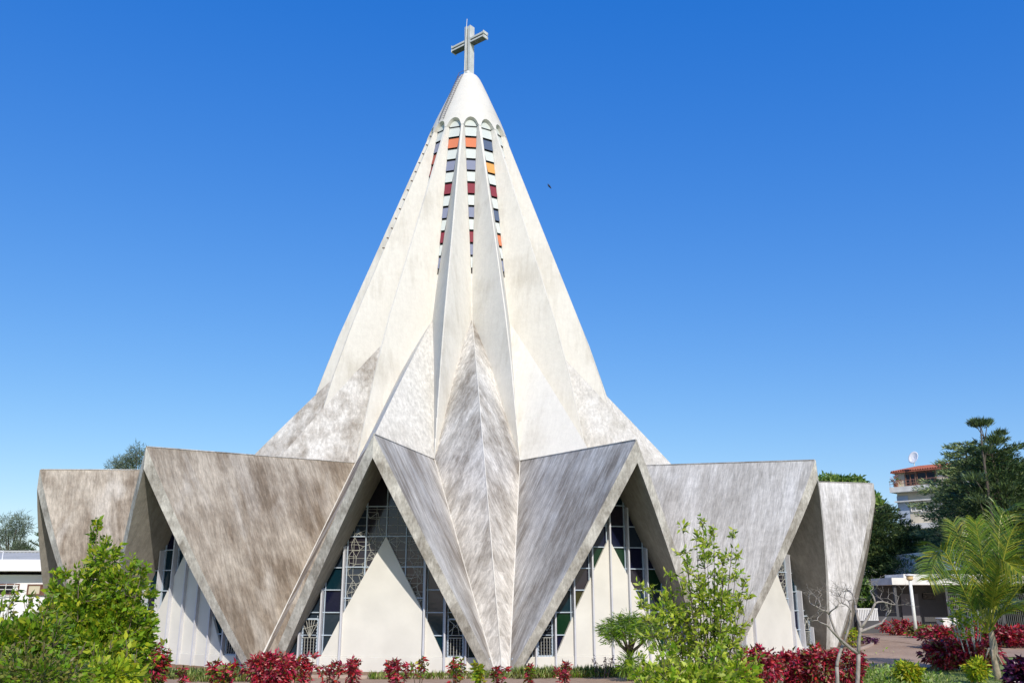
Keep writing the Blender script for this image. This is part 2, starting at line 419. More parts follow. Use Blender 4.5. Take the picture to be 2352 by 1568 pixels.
        for i in range(1, 5): x = x0+(x1-x0)*i/5; mb.bar((x, yy-.05, zb), (x, yy-.05, zm), .014, .014, 2)
        cx = (x0+x1)/2
        if kind == 'A' and c > 0:
            for a, b in (((x0, ztp), (x1, zm+.15)), ((x1, ztp), (x0, zm+.15)), ((cx-.05, zm+.42), (cx-.12, zm+.08)), ((cx+.05, zm+.42), (cx+.12, zm+.08)), ((cx-.12, zm+.08), (cx+.12, zm+.08))):
                mb.bar((a[0], yy-.05, a[1]), (b[0], yy-.05, b[1]), .016, .016, 2)
        else:
            for i in range(6):
                x = x0+(x1-x0)*(i/5); 
                tx, tz = (x, ztp-(.0 if abs(x-cx) < .2 else .12))
                mb.bar((cx if kind == 'A' else x0+(x1-x0)*((i*3) % 6)/5, yy-.05, zm if kind == 'A' else zm+.2), (tx, yy-.05, tz), .014, .014, 2)
            mb.bar((x0, yy-.05, zm+.25), (x1, yy-.05, zm+.40), .014, .014, 2)
        mb.build('louver_window', [FRAM, LOUV, LEADM], g)
    if kind == 'A':      # tracery of the centre lights
        mb = MB(); yy = YW-.03
        def inside(x, z): return abs(x) < 2*SP-.05 and plane_x(z, YW) > abs(x)+.05 and z > TAP*(1-abs(x)/THW*.93)-.2 and z < 5.0
        pts = []
        tries = 0
        while len(pts) < 95 and tries < 4000:
            tries += 1
            p = (R.uniform(-2*SP+.08, 2*SP-.08), R.uniform(1.4, 4.95))
            if inside(*p) and (p[1] < 4.15 or R.random() < .12) and (p[0] < 0 or p[1] < 3.4 or R.random() < .3) and all((p[0]-q[0])**2+(p[1]-q[1])**2 > .018 for q in pts): pts.append(p)
        done = set()
        for i, p in enumerate(pts):
            nn = sorted(range(len(pts)), key=lambda j: (pts[j][0]-p[0])**2+(pts[j][1]-p[1])**2)[1:4]
            for j in nn:
                if (j, i) in done: continue
                q = pts[j]; done.add((i, j))
                if (p[0]*q[0] < 0 and abs(p[0]-q[0]) > .3) or (p[0]-q[0])**2+(p[1]-q[1])**2 > .16: continue
                mb.bar((p[0], yy, p[1]), (q[0], yy, q[1]), .011, .011)
        z = 1.5
        while z < 5.0:
            xm = min(2*SP-.02, plane_x(z, YW)); xi = max(0, THW*(1-z/TAP)-.05)
            for s_ in (-1, 1):
                if xm > xi+.05: mb.bar((s_*xi, yy+.005, z), (s_*xm, yy+.005, z), .009, .009)
            z += .26
        for x in (-1.06, -.35, .35, 1.06):
            zz = max(1.0, TAP*(1-abs(x)/THW)); 
            mb.bar((x, yy+.01, zz), (x, yy+.01, min(5.0, zt(x))), .009, .009)
        mb.build('leaded_tracery', LEADM, g)

mats_bay = {1: (CBR, CBR), 0: (CBR, CBR), -1: (CBR, CBR), 2: (CBR, CGR), 3: (CGR, CGR), 4: (CLG, CLG), 5: (CLG, CLG), 6: (CLG, CLG)}
for k in range(-5, 10):
    ml, mr = mats_bay.get(k, (CLG, CGR))
    roof(k, ml, mr)
    kf = {2: (CFR, CFR), 1: (CWC, CWC), 0: (CWD, CWD), -1: (CWD, CWD), 3: (CW, CWE), 4: (CWE, CWE), 5: (CWE, CWE), 6: (CWE, CWE)}.get(k, (CWD, CWD))
    fold(k, *kf)
    glazing(k, 'A' if k % 2 == 0 else 'B', 100+k)

# spire
mb = MB()
levels = [HA+(Z0-HA)*i/14 for i in range(15)]
def ring(z, a0):
    r_v, w = rv(z), wv(z); r_c = rc(z); c_ = cw(z)
    out = []
    V = cyl(r_v, 0, z)
    for p in (cyl(r_c, -HAn, z)+Vector((c_, 0, 0)), V+Vector((-w, 0, 0)), V+Vector((w, 0, 0)), cyl(r_c, HAn, z)-Vector((c_, 0, 0))):
        out.append(Matrix.Rotation(a0, 3, 'Z') @ p)
    return out
for k in range(NB):
    a0 = TH2+DA*(k+.5)
    Rm = Matrix.Rotation(a0, 3, 'Z'); Rn = Matrix.Rotation(a0+DA, 3, 'Z')
    for z0, z1 in zip(levels, levels[1:]):
        A0, A1 = ring(z0, a0), ring(z1, a0); B0, B1 = ring(z0, a0+DA), ring(z1, a0+DA)
        mb.quad(A0[0], A0[1], A1[1], A1[0]); mb.quad(A0[2], A0[3], A1[3], A1[2])
        mb.quad(A0[3], B0[0], B1[0], A1[3])
        if z0 < 17.5: mb.quad(A0[1], A0[2], A1[2], A1[1])
    # lower skirts, from the valley apex down to the crest foot
    for sgn in (-1, 1):
        for i in range(NL):
            t0, t1 = i/NL, (i+1)/NL
            b0, b1 = bnd(t0, sgn), bnd(t1, sgn)
            c0, c1 = cyl(rc(b0.z), sgn*HAn, b0.z)-Vector((sgn*.03, 0, 0)), cyl(rc(b1.z), sgn*HAn, b1.z)-Vector((sgn*.03*(1-t1), 0, 0))
            q = [Rm @ p for p in (b0, b1, c1, c0)]
            mb.poly(q if sgn > 0 else q[::-1])
    # crest strip below
    for i in range(NL):
        z0, z1 = HA+(HJ-HA)*i/NL, HA+(HJ-HA)*(i+1)/NL
        q0, q1 = cyl(rc(z0), HAn, z0), cyl(rc(z1), HAn, z1)
        e0, e1 = .035, .035*(1-(i+1)/NL)+.004
        tg = Vector((cos(HAn), sin(HAn), 0))
        mb.poly([Rm @ p for p in (q0-tg*e0, q1-tg*e1, q1+tg*e1, q0+tg*e0)])
spire = mb.build('spire', CW, church, uv=True)
# crest cap with scalloped arches
mb = MB(); NSEG = 16
def rcap(z):
    pr = [(Z0-.3, 2.52), (28.85, 1.95), (30.0, 1.47), (30.9, 1.10), (31.48, .85), (31.8, .70), (32.02, .55), (32.17, .38), (32.25, .18), (32.27, 0)]
    for (z0, r0), (z1, r1) in zip(pr, pr[1:]):
        if z <= z1: return r0+(r1-r0)*(z-z0)/(z1-z0)
    return 0
hw = .80
def zbot(u):           # u in -1..1 over one sector
    t = min(1, abs(u)/hw); return Z0+.60*sqrt(max(0, 1-t*t))
ringpts = []
for k in range(NB):
    for j in range(NSEG):
        u = -1+2*j/NSEG; a = TH2+DA*(k+.5)+u*HAn
        ringpts.append((a, zbot(u)))
n = len(ringpts)
tops = [28.35, 28.85, 29.4, 30.0, 30.5, 30.9, 31.2, 31.48, 31.65, 31.8, 31.92, 32.02, 32.1, 32.17, 32.22, 32.25, 32.269]
rows = [[cyl(rcap(z), a, z) for a, z in ringpts]]+[[cyl(max(.004, rcap(z)), a, z) for a, _ in ringpts] for z in tops]
for r0, r1 in zip(rows, rows[1:]):
    for i in range(n): mb.quad(r0[i], r0[(i+1) % n], r1[(i+1) % n], r1[i])
inn = []
for i, (a, z) in enumerate(ringpts):
    k = i//NSEG; u = -1+2*(i % NSEG)/NSEG; am = TH2+DA*(k+.5)
    if abs(u) < hw:
        zz = Z0+(z-Z0)*.80; p = cyl(rv(zz)-.03, 0, zz); p.x = .345*u/hw
        inn.append(Matrix.Rotation(am, 3, 'Z') @ p)
    else: inn.append(cyl(2.2, a, Z0-.02))
for i in range(n): mb.quad(inn[i], inn[(i+1) % n], rows[0][(i+1) % n], rows[0][i])
cap = mb.build('spire_cap', CW, church, smooth=True, uv=True)
me = cap.data
try:
    import bmesh
    bm = bmesh.new(); bm.from_mesh(me); bmesh.ops.remove_doubles(bm, verts=bm.verts, dist=.0008); bm.to_mesh(me); bm.free()
except Exception: pass
sm = cap.modifiers.new('edge', 'EDGE_SPLIT'); sm.split_angle = radians(35)
# spire windows
W, O, S, M_, Y, NV, RD = 0, 1, 2, 3, 4, 5, 7
seqs = {2: [W, O, W, S, W, M_, W, S, W, M_, S, W], 1: [W, O, W, S, W, M_, W, S, W, M_, W, S], 3: [W, NV, W, Y, W, M_, W, NV, W, O, W, S],
        0: [W, S, RD, M_, W, S, W, M_, W, S, W, S], 4: [W, W, S, W, O, W, S, W, M_, W, S, W], -1: [W, S, W, RD, W, S, W, M_, W, S, W, S]}
for k in range(-5, 10):
    mb = MB(); seq = seqs.get(k, [W, O, W, S, W, M_, W, S, W, M_, W, S])
    zt_ = Z0-.02; ph = .775
    for i, c in enumerate(seq):
        z1 = zt_-i*ph; z0 = z1-ph+.11; 
        if z0 < 17.65: break
        rr1, rr0 = rv(z1)-.02, rv(z0)+.035
        w1, w0 = wv(z1)-.004, wv(z0)-.004
        mb.quad((-w0, -rr0, z0), (w0, -rr0, z0), (w1, -rr1, z1), (-w1, -rr1, z1), c)
        mb.quad((-w0, -rr0, z0), (-w0, -rv(z0)+.1, z0), (w0, -rv(z0)+.1, z0), (w0, -rr0, z0), 6)
    zb = zt_-len(seq)*ph
    mb.quad((-wv(zb), -rv(zb)+.1, zb), (wv(zb), -rv(zb)+.1, zb), (wv(Z0), -rv(Z0)+.1, Z0), (-wv(Z0), -rv(Z0)+.1, Z0), 6)
    # arched head
    pts = [(-.34, -rv(Z0)+.02, Z0+.03)]+[(-.34*cos(pi*j/10), -rv(Z0+.45*sin(pi*j/10))+.02, Z0+.03+.45*sin(pi*j/10)) for j in range(0, 11)]
    mb.poly(pts[1:][::-1], W)
    mb.box((-.34, -rv(Z0)-.02, Z0-.02), (.34, -rv(Z0)+.08, Z0+.03), 6)
    o = mb.build('spire_window', PW, spire); o.rotation_euler.z = th(k+.5)
# cross
mb = MB()
ca = radians(42)
MX = Matrix.Translation((0, 0, 32.15)) @ Matrix.Rotation(-ca, 4, 'Z')
def cb_(lo, hi, mi=0): mb.box(lo, hi, mi, MX)
H = 3.4; hh = 2.3; q = .20; t = .05
# post: pair of channels either side of a dark core
cb_((-q+.03, -.10, 0), (q-.03, .10, H-.1), 1)
for s_ in (-1, 1):
    lo = -q if s_ < 0 else .045; hi = -.045 if s_ < 0 else q
    cb_((lo, -.2, 0), (hi, -.13, H-(0 if s_ < 0 else .06))); cb_((lo, .13, 0), (hi, .2, H))
    cb_((s_*q-t/2, -.2, 0), (s_*q+t/2, .2, H-.03))
# arms
for s_ in (-1, 1):
    x0, x1 = (s_*q, s_*1.3)
    lo, hi = min(x0, x1), max(x0, x1)
    cb_((lo, -.10, hh-.15), (hi-.02, .10, hh+.15), 1)
    for y0, y1 in ((-.2, -.14), (.14, .2)):
        cb_((lo, y0, hh+.05), (hi, y1, hh+.16)); cb_((lo, y0, hh-.16), (hi, y1, hh-.05))
    cb_((lo, -.2, hh-.185), (hi, .2, hh-.16), 1); cb_((lo, -.2, hh+.16), (hi, .2, hh+.18), 0)  # underside plate coloured dark as shade, top plate in plain paint
    xx = x1; cb_((min(xx, xx-s_*.05), -.22, hh-.23), (max(xx, xx-s_*.05), .22, hh-.04)); cb_((min(xx, xx-s_*.05), -.22, hh+.04), (max(xx, xx-s_*.05), .22, hh+.23))
cr = mb.build('cross', [CROSSM, CROSSD], church, bevel=.008)
mb = MB(); mb.tube([(-.27, -.20, 32.1), (-.24, -.22, 34.3), (-.16, -.23, 35.95)], .02, 5)
mb.build('lightning_rod', plain('rod_metal', (.6, .6, .58), .5), cr)
mb = MB(); mb.lathe([(.0, .13), (.09, .1), (.13, 0), (.09, -.1), (0, -.13)], 10, (-.05, -.42, 32.12)); mb.build('lamp_globe', plain('globe_glass', (.75, .75, .72), .3), church, smooth=True)
# ladder hoops and climbing irons
mb = MB(); al = radians(-44)
nr = 24
for i in range(nr):
    z = 28.35+i*(31.85-28.35)/(nr-1); r = rcap(z)
    rt = .17
    pts = []
    for dx, dr, dz in ((-rt, .0, .02), (-rt, .10, .0), (0, .20, -.05), (rt, .10, 0), (rt, .0, .02)):
        a = al+dx/max(r, .5); pts.append(cyl(r+dr, a, z+dz))
    mb.tube(pts, .011, 4)
for dx in (-.17, .17):
    mb.tube([cyl(rcap(z)+.08, al+dx/max(rcap(z), .5), z) for z in [28.3+j*.36 for j in range(11)]], .011, 4)
mb.tube([cyl(rcap(31.6)+.02, radians(-80), 31.6), cyl(.62, radians(-75), 32.25), cyl(.45, radians(-60), 32.35), cyl(.35, radians(-20), 32.35)], .014, 4)
for i in range(13):
    z = 27.3-i*.62; p = cyl(rc(z), TH2-2*DA, z); d = cyl(1, TH2-2*DA, 0)
    mb.bar(p-d*.02, p+d*.10, .07, .05)
mb.build('ladder', RUST, church)

# ------------------------------------------------------------------ ground and paths
def sheet(name, poly_fn, xs, ys, dz, mat):
    mb = MB(); idx = {}
    for i, x in enumerate(xs):
        for j, y in enumerate(ys): idx[i, j] = len(mb.v); mb.v.append((x, y, ground(x, y)+dz))
    for i in range(len(xs)-1):
        for j in range(len(ys)-1):
            mb.f.append((idx[i, j], idx[i+1, j], idx[i+1, j+1], idx[i, j+1])); mb.m.append(0)
    return mb.build(name, mat)
def groundm(name, cols, scale=.5, fine=8):
    m, t, N, L, b = nt(name); g = N.new('ShaderNodeNewGeometry')
    a = N.new('ShaderNodeTexNoise'); a.inputs['Scale'].default_value = scale; a.inputs['Detail'].default_value = 8
    f = N.new('ShaderNodeTexNoise'); f.inputs['Scale'].default_value = fine; f.inputs['Detail'].default_value = 8; f.inputs['Roughness'].default_value = .7
    for x in (a, f): L.new(g.outputs['Position'], x.inputs['Vector'])
    mx = N.new('ShaderNodeMath'); mx.operation = 'MULTIPLY_ADD'; mx.inputs[1].default_value = .55
    h = N.new('ShaderNodeMath'); h.operation = 'MULTIPLY'; h.inputs[1].default_value = .45
    L.new(f.outputs['Fac'], h.inputs[0]); L.new(a.outputs['Fac'], mx.inputs[0]); L.new(h.outputs[0], mx.inputs[2])
    cr = N.new('ShaderNodeValToRGB'); L.new(mx.outputs[0], cr.inputs[0])
    cr.color_ramp.elements[0].position = .35; cr.color_ramp.elements[1].position = .65
    cr.color_ramp.elements[0].color = (*cols[0], 1); cr.color_ramp.elements[1].color = (*cols[1], 1)
    L.new(cr.outputs[0], b.inputs['Base Color']); b.inputs['Roughness'].default_value = .95; b.inputs['Specular IOR Level'].default_value = .2
    bp = N.new('ShaderNodeBump'); bp.inputs['Strength'].default_value = .5; bp.inputs['Distance'].default_value = .04; L.new(f.outputs['Fac'], bp.inputs['Height']); L.new(bp.outputs['Normal'], b.inputs['Normal'])
    return m
GR = groundm('lawn_ground', ((.15, .21, .06), (.26, .32, .12)), .4, 14)
xs = [-2500, -600, -200, -90]+[x*1.0 for x in range(-60, 61, 2)]+[90, 200, 600, 2500]
ys = [-300, -120, -80]+[y*1.0 for y in range(-64, -26, 2)]+[y*.5 for y in range(-52, -10)]+[y*1. for y in range(-4, 61, 4)]+[90, 200, 600, 3000]
tag(sheet('ground', None, xs, ys, 0, GR), kind='structure')
SOIL = groundm('soil', ((.16, .095, .06), (.30, .20, .14)), .8, 10)
PAVE = groundm('brown_paving', ((.30, .205, .145), (.44, .32, .235)), .5, 5)
def ringsheet(name, r0, r1, dz, mat, a0=-pi, a1=pi, n=120, m=6):
    mb = MB()
    for i in range(n):
        for j in range(m):
            q = []
            for ii, jj in ((i, j), (i+1, j), (i+1, j+1), (i, j+1)):
                a = a0+(a1-a0)*ii/n; r = r0+(r1-r0)*jj/m; p = cyl(r, a, 0); q.append((p.x, p.y, ground(p.x, p.y)+dz))
            mb.poly(q)
    return tag(mb.build(name, mat), kind='structure')
ringsheet('planting_bed', 16.3, 19.3, .03, SOIL)
ringsheet('path', 19.4, 23.4, .012, PAVE)
mb = MB()
for i in range(160):
    a0, a1 = -pi+2*pi*i/160, -pi+2*pi*(i+1)/160
    p0, p1 = cyl(19.35, a0, 0), cyl(19.35, a1, 0); p0.z = ground(p0.x, p0.y)+.03; p1.z = ground(p1.x, p1.y)+.03
    mb.bar(p0, p1, .10, .12)
tag(mb.build('kerb', plain('kerb_concrete', (.42, .33, .27), .9, var=.15)), kind='structure')
mb = MB()
for i in range(24):        # paved forecourt running off to the right and back
    for j in range(10):
        q = []
        for ii, jj in ((i, j), (i+1, j), (i+1, j+1), (i, j+1)):
            x = 19+jj*1.1-.12*ii+(0 if ii > 8 else 0); y = -15+ii*1.6
            q.append((x, y, ground(x, y)+.022))
        mb.poly(q)
tag(mb.build('paved_yard', PAVE), kind='structure')

# ------------------------------------------------------------------ foliage tools
def leaves(name, P, D, size, mats, parent=None, width=.45, fold_=.25, up=None, jitter=.5, mi=None, curl=0):
    """P positions (n,3), D leaf directions (n,3); one folded leaf of two triangles per row"""
    P = np.asarray(P, float); D = np.asarray(D, float); n = len(P)
    D = D/np.maximum(np.linalg.norm(D, axis=1, keepdims=True), 1e-6)
    rnd = rng.normal(size=(n, 3)); side = np.cross(D, rnd if up is None else np.asarray(up)+rnd*.35)
    side /= np.maximum(np.linalg.norm(side, axis=1, keepdims=True), 1e-6)
    nor = np.cross(side, D)
    L = size*(1+jitter*rng.uniform(-1, 1, n))[:, None]; Wd = L*width/2
    base = P; tip = P+D*L-nor*L*curl; mid = P+D*L*.45
    a = mid+side*Wd+nor*Wd*fold_; b = mid-side*Wd+nor*Wd*fold_
    V = np.stack([base, a, tip, b], 1).reshape(-1, 3)
    i0 = np.arange(n)*4
    tri = np.stack([i0, i0+1, i0+2, i0, i0+2, i0+3], 1).reshape(-1).astype(np.int32)
    me = bpy.data.meshes.new(name)
    me.vertices.add(4*n); me.vertices.foreach_set('co', V.reshape(-1).astype(np.float32))
    me.loops.add(6*n); me.loops.foreach_set('vertex_index', tri)
    me.polygons.add(2*n); me.polygons.foreach_set('loop_start', (np.arange(2*n)*3).astype(np.int32))
    try: me.polygons.foreach_set('loop_total', np.full(2*n, 3, np.int32))
    except Exception: pass
    if not isinstance(mats, (list, tuple)): mats = [mats]
    for m in mats: me.materials.append(m)
    if mi is None: mi = rng.integers(0, len(mats), n)
    me.polygons.foreach_set('material_index', np.repeat(mi, 2).astype(np.int32))
    me.update(calc_edges=True); me.validate()
    o = bpy.data.objects.new(name, me); COL.objects.link(o)
    if parent: local(o, parent)
    return o
def rdir(n):
    v = rng.normal(size=(n, 3)); return v/np.linalg.norm(v, axis=1, keepdims=True)
def lobe_pts(c, r, n, shell=.55):
    d = rdir(n); k = (shell+(1-shell)*rng.random(n))[:, None]
    # lumpy surface
    k = k*(1+.16*np.sin(d[:, :1]*7+c[0]*3)*np.cos(d[:, 2:3]*6+c[1]))
    return np.asarray(c)+d*np.asarray(r)*k, d
def pl(parent, mb, name, mat, **k): return local(mb.build(name, mat, **k), parent)

BARK = plain('bark', (.16, .12, .085), .9, var=.3, scale=8, bump=.5)
BARKD = plain('dark_bark', (.07, .055, .04), .9, var=.3, scale=8, bump=.4)
BARKG = plain('grey_bark', (.30, .265, .235), .85, var=.3, scale=7, bump=.6)
LG1 = leafm('leaf_fresh_green', (.25, .40, .02), .5); LG2 = leafm('leaf_mid_green', (.15, .27, .015), .42); LG3 = leafm('leaf_yellow_green', (.50, .54, .03), .5); LGO = leafm('leaf_olive', (.24, .25, .05), .3)
LY1 = leafm('leaf_lime', (.44, .54, .04), .5); LY2 = leafm('leaf_lime_pale', (.58, .64, .10), .5); LY3 = leafm('leaf_lime_deep', (.19, .30, .02), .42)
LR1 = leafm('leaf_crimson', (.40, .022, .045), .25, .35); LR2 = leafm('leaf_maroon', (.20, .016, .03), .25, .35); LR3 = leafm('leaf_scarlet', (.58, .045, .07), .3, .35); LRG = leafm('leaf_bronze_green', (.16, .14, .03), .3); LRP = leafm('leaf_pinkish', (.55, .18, .18), .3, .3)
LP1 = leafm('leaf_purple', (.10, .02, .08), .2, .3); LP2 = leafm('leaf_dark_purple', (.05, .012, .035), .2, .3)
LD1 = leafm('needle_dark', (.055, .10, .03), .2, .6); LD2 = leafm('needle_olive', (.15, .21, .06), .25, .6); LD3 = leafm('needle_sunlit', (.34, .42, .17), .25, .6); LD4 = leafm('needle_blue_green', (.08, .14, .085), .2, .6)
LB1 = leafm('broadleaf_green', (.12, .23, .035), .3); LB2 = leafm('broadleaf_light', (.27, .38, .09), .35); LB3 = leafm('broadleaf_dark', (.02, .045, .012), .25)
LC1 = leafm('casuarina_green', (.11, .15, .08), .25, .7); LC2 = leafm('casuarina_grey', (.15, .18, .11), .25, .7)
PG1 = leafm('palm_green', (.13, .22, .02), .35, .35); PG2 = leafm('palm_yellow', (.33, .33, .03), .35, .35); PG3 = leafm('palm_dark', (.05, .11, .02), .3, .35)
GRS = [leafm('grass_green', (.22, .33, .07), .3), leafm('grass_pale', (.38, .44, .14), .3), leafm('grass_dark', (.06, .11, .02), .3)]
YEL = leafm('leaf_golden', (.50, .42, .02), .4)

def curve_pts(a, b, bend, n=7):
    a, b = Vector(a), Vector(b); return [a.lerp(b, t/n)+Vector(bend)*sin(pi*t/n) for t in range(n+1)]

def branchy(name, label, cat, px, d, tips, mats, leaf=.11, per=60, r0=.05, start=.3, spread=.16, bark=BARK, group=None, twigs=3, mi_w=None, width=.5, extra=None, droop=0.0, tipd=1.0, crown='foliage'):
    """shrub: stems from one base to given tips (pixel positions at distance d), leaves gathered along the stems"""
    base = on_ground(px, d); root = empty(name, base, label, cat, group)
    mb = MB(); P = []; D = []
    for tp in tips:
        tx, ty = tp[:2]; dd = tp[2] if len(tp) > 2 else rng.uniform(-.7, .7)
        e = at(tx, ty, d+dd); b0 = base+Vector((rng.uniform(-.12, .12), rng.uniform(-.12, .12), -.05))
        out = (e-b0); out.z = 0
        cp = curve_pts(b0, e, out*.12-Vector((0, 0, out.length*.08)), 9)
        rr = [r0*(1-.82*i/9) for i in range(10)]
        mb.tube(cp, rr, 5)
        for i in range(int(start*9), 10):
            c = cp[i]; tp_ = i/9
            for s_ in range(twigs):
                td = Vector(rdir(1)[0]); td.z = abs(td.z)*.7+.15; L = spread*rng.uniform(.6, 1.7)*(1.15-.55*tp_)*2
                if i < 9: te = c+td*L
                else: te = c+(cp[9]-cp[8]).normalized()*L*.8+td*L*.3
                mb.tube([c, te], [rr[i]*.5+.003, .004], 4)
                k = max(3, int(per/(twigs*6)))
                tt = rng.uniform(.25, 1.05, k)[:, None]; pos = np.array(c)+(np.array(te)-np.array(c))*tt+rng.normal(size=(k, 3))*.02
                dr = rdir(k)+np.array(td)*.7; dr[:, 2] += .15-droop
                P.append(pos); D.append(dr)
    if extra:
        for (ex, ey, ed, rx, rz, n) in extra:
            c = at(ex, ey, d+ed); p, dr = lobe_pts(c, (rx, rx, rz), n, .3); P.append(p); D.append(dr+rdir(n)*.6+np.array([0, 0, .1-droop]))
    P = np.concatenate(P); D = np.concatenate(D)
    keep = P[:, 2] > base.z+.03; P = P[keep]; D = D[keep]
    pl(root, mb, 'stem', bark, smooth=True)
    mi = rng.choice(len(mats), len(P), p=mi_w) if mi_w else None
    leaves(crown, P, D, leaf, mats, root, width=width, mi=mi)
    return root

# big leafy tree at the left
import itertools
def outline(pts, n):
    out = []
    for _ in range(n):
        x, y, s_ = pts[int(rng.integers(len(pts)))]; out.append((x+rng.normal()*s_, y+rng.normal()*s_))
    return out
tips = [(222, 1222), (215, 1255), (240, 1262), (232, 1300), (262, 1290), (300, 1315), (322, 1330), (340, 1385), (350, 1440), (310, 1370), (280, 1340), (255, 1350),
        (130, 1335), (150, 1335), (180, 1345), (205, 1345), (120, 1370), (150, 1400), (200, 1400), (250, 1420), (300, 1430), (330, 1470), (340, 1480), (100, 1440), (140, 1460), (200, 1470), (260, 1480), (300, 1490)]
branchy('leafy_tree', 'tall bright green leafy tree at the far left in front of the brown gables', 'tree', 215, 24.5, tips, [LG1, LG2, LG3, LGO], leaf=.098, per=330, r0=.03, start=.35, spread=.16, twigs=5, mi_w=[.42, .28, .22, .08],
        extra=[(240, 1290, 0, .28, .42, 400), (285, 1350, 0, .45, .4, 700), (190, 1400, 0, .6, .45, 1100), (270, 1430, 0, .6, .5, 1200), (215, 1500, -.3, .95, .6, 2400), (150, 1370, .1, .35, .25, 420), (325, 1450, .1, .28, .32, 380), (120, 1450, 0, .5, .45, 800), (230, 1460, .3, .8, .6, 1800)])
branchy('leafy_shrub', 'rounded green shrub below the white building at the left edge', 'shrub', 60, 22, [(20, 1400), (60, 1408), (100, 1418), (10, 1430), (80, 1440), (40, 1450), (130, 1450), (0, 1410), (110, 1480)], [LG2, LG1, LGO, LG3], leaf=.10, per=160, r0=.03, start=.3, spread=.18, twigs=5, mi_w=[.4, .3, .15, .15],
        extra=[(40, 1472, 0, .62, .30, 1500), (30, 1500, 0, .95, .5, 1800), (95, 1460, 0, .5, .4, 700)])
branchy('leafy_shrub', 'low olive green shrub at the bottom left corner', 'shrub', 120, 19.5, [(60, 1500), (100, 1510), (140, 1520), (180, 1515), (30, 1510), (5, 1520)], [LGO, LG2, LRG, LG1], leaf=.08, per=140, r0=.02, start=.3, spread=.14, twigs=5, extra=[(90, 1550, 0, .8, .3, 1500), (10, 1550, 0, .5, .3, 700)])
branchy('leafy_shrub', 'glossy light green shrub at the foot of the tall leafy tree', 'shrub', 255, 21, [(215, 1510), (250, 1500), (290, 1515), (310, 1535), (230, 1530)], [LG1, LG3, LY1], leaf=.12, per=110, r0=.02, start=.3, spread=.16, twigs=4, extra=[(250, 1550, 0, .5, .22, 500)])

# yellow green sapling right of centre
tips = [(1615, 1212), (1600, 1245), (1570, 1225), (1640, 1235), (1682, 1240), (1690, 1290), (1660, 1300), (1580, 1300), (1625, 1290), (1540, 1335), (1500, 1370), (1475, 1362), (1480, 1400), (1530, 1385), (1570, 1370), (1660, 1350), (1705, 1355), (1715, 1380), (1690, 1400), (1640, 1400), (1600, 1410), (1560, 1430), (1520, 1440), (1670, 1430), (1610, 1350)]
branchy('leafy_tree', 'lime green young tree with open branches in front of the right hand gables', 'tree', 1620, 27.5, tips, [LY1, LY2, LY3], leaf=.112, per=190, r0=.022, start=.5, spread=.13, twigs=4, mi_w=[.42, .28, .30], bark=BARKD, width=.42, crown='foliage',
        extra=[(1625, 1250, 0, .22, .35, 110), (1530, 1400, 0, .4, .25, 220), (1640, 1380, 0, .45, .25, 220), (1675, 1300, 0, .18, .3, 60)])
branchy('leafy_shrub', 'broad lime green shrub under the young tree, spilling over the path', 'shrub', 1600, 25.0, [(1480, 1530), (1520, 1525), (1560, 1520), (1600, 1515), (1650, 1505), (1700, 1520), (1730, 1540), (1540, 1545), (1640, 1540), (1690, 1550), (1470, 1555)], [LY1, LY2, LG1], leaf=.13, per=130, r0=.02, start=.2, spread=.17, twigs=4,
        extra=[(1600, 1560, 0, .85, .22, 800), (1690, 1550, 0, .4, .25, 350), (1510, 1556, 0, .4, .18, 300)])
# narrow leaved umbrella-shaped small tree
base = on_ground(1446, 36.5); root = empty('narrow_leaved_tree', base, 'small umbrella shaped tree with narrow drooping leaves against the white wall', 'tree')
mb = MB(); P = []; D = []
b0 = base; fork = at(1446, 1500, 36.5); fork.z = max(fork.z, base.z+.35)
mb.tube([b0-Vector((0, 0, .1)), fork], [.10, .085], 8)
for i, (tx, ty, dd) in enumerate([(1400, 1445, 0), (1420, 1432, .4), (1446, 1425, -.3), (1470, 1432, .3), (1500, 1448, 0), (1410, 1460, -.5), (1485, 1462, -.5), (1455, 1440, .7), (1432, 1450, -.7)]):
    e = at(tx, ty, 36.5+dd); e2 = fork.lerp(e, .55)-Vector((0, 0, .05))
    mb.tube([fork, e2, e], [.05, .035, .018], 6)
    n = 520; c = np.array(e)+[0, 0, .02]; p, d_ = lobe_pts(c, (.33, .33, .27), n, .2); d_ = d_*np.array([1, 1, .2])+rdir(n)*.5; d_[:, 2] -= .15; P.append(p); D.append(d_)
for (tx, ty) in [(1446, 1520), (1435, 1535), (1458, 1530)]:
    c = at(tx, ty-5, 36.2); p, d_ = lobe_pts(c, (.22, .2, .22), 200, .2); d_[:, 2] -= .4; P.append(p); D.append(d_)
pl(root, mb, 'trunk', BARK, smooth=True)
leaves('crown', np.concatenate(P), np.concatenate(D), .17, [LG2, leafm('leaf_grey_green', (.13, .21, .06), .3), LG1], root, width=.13)

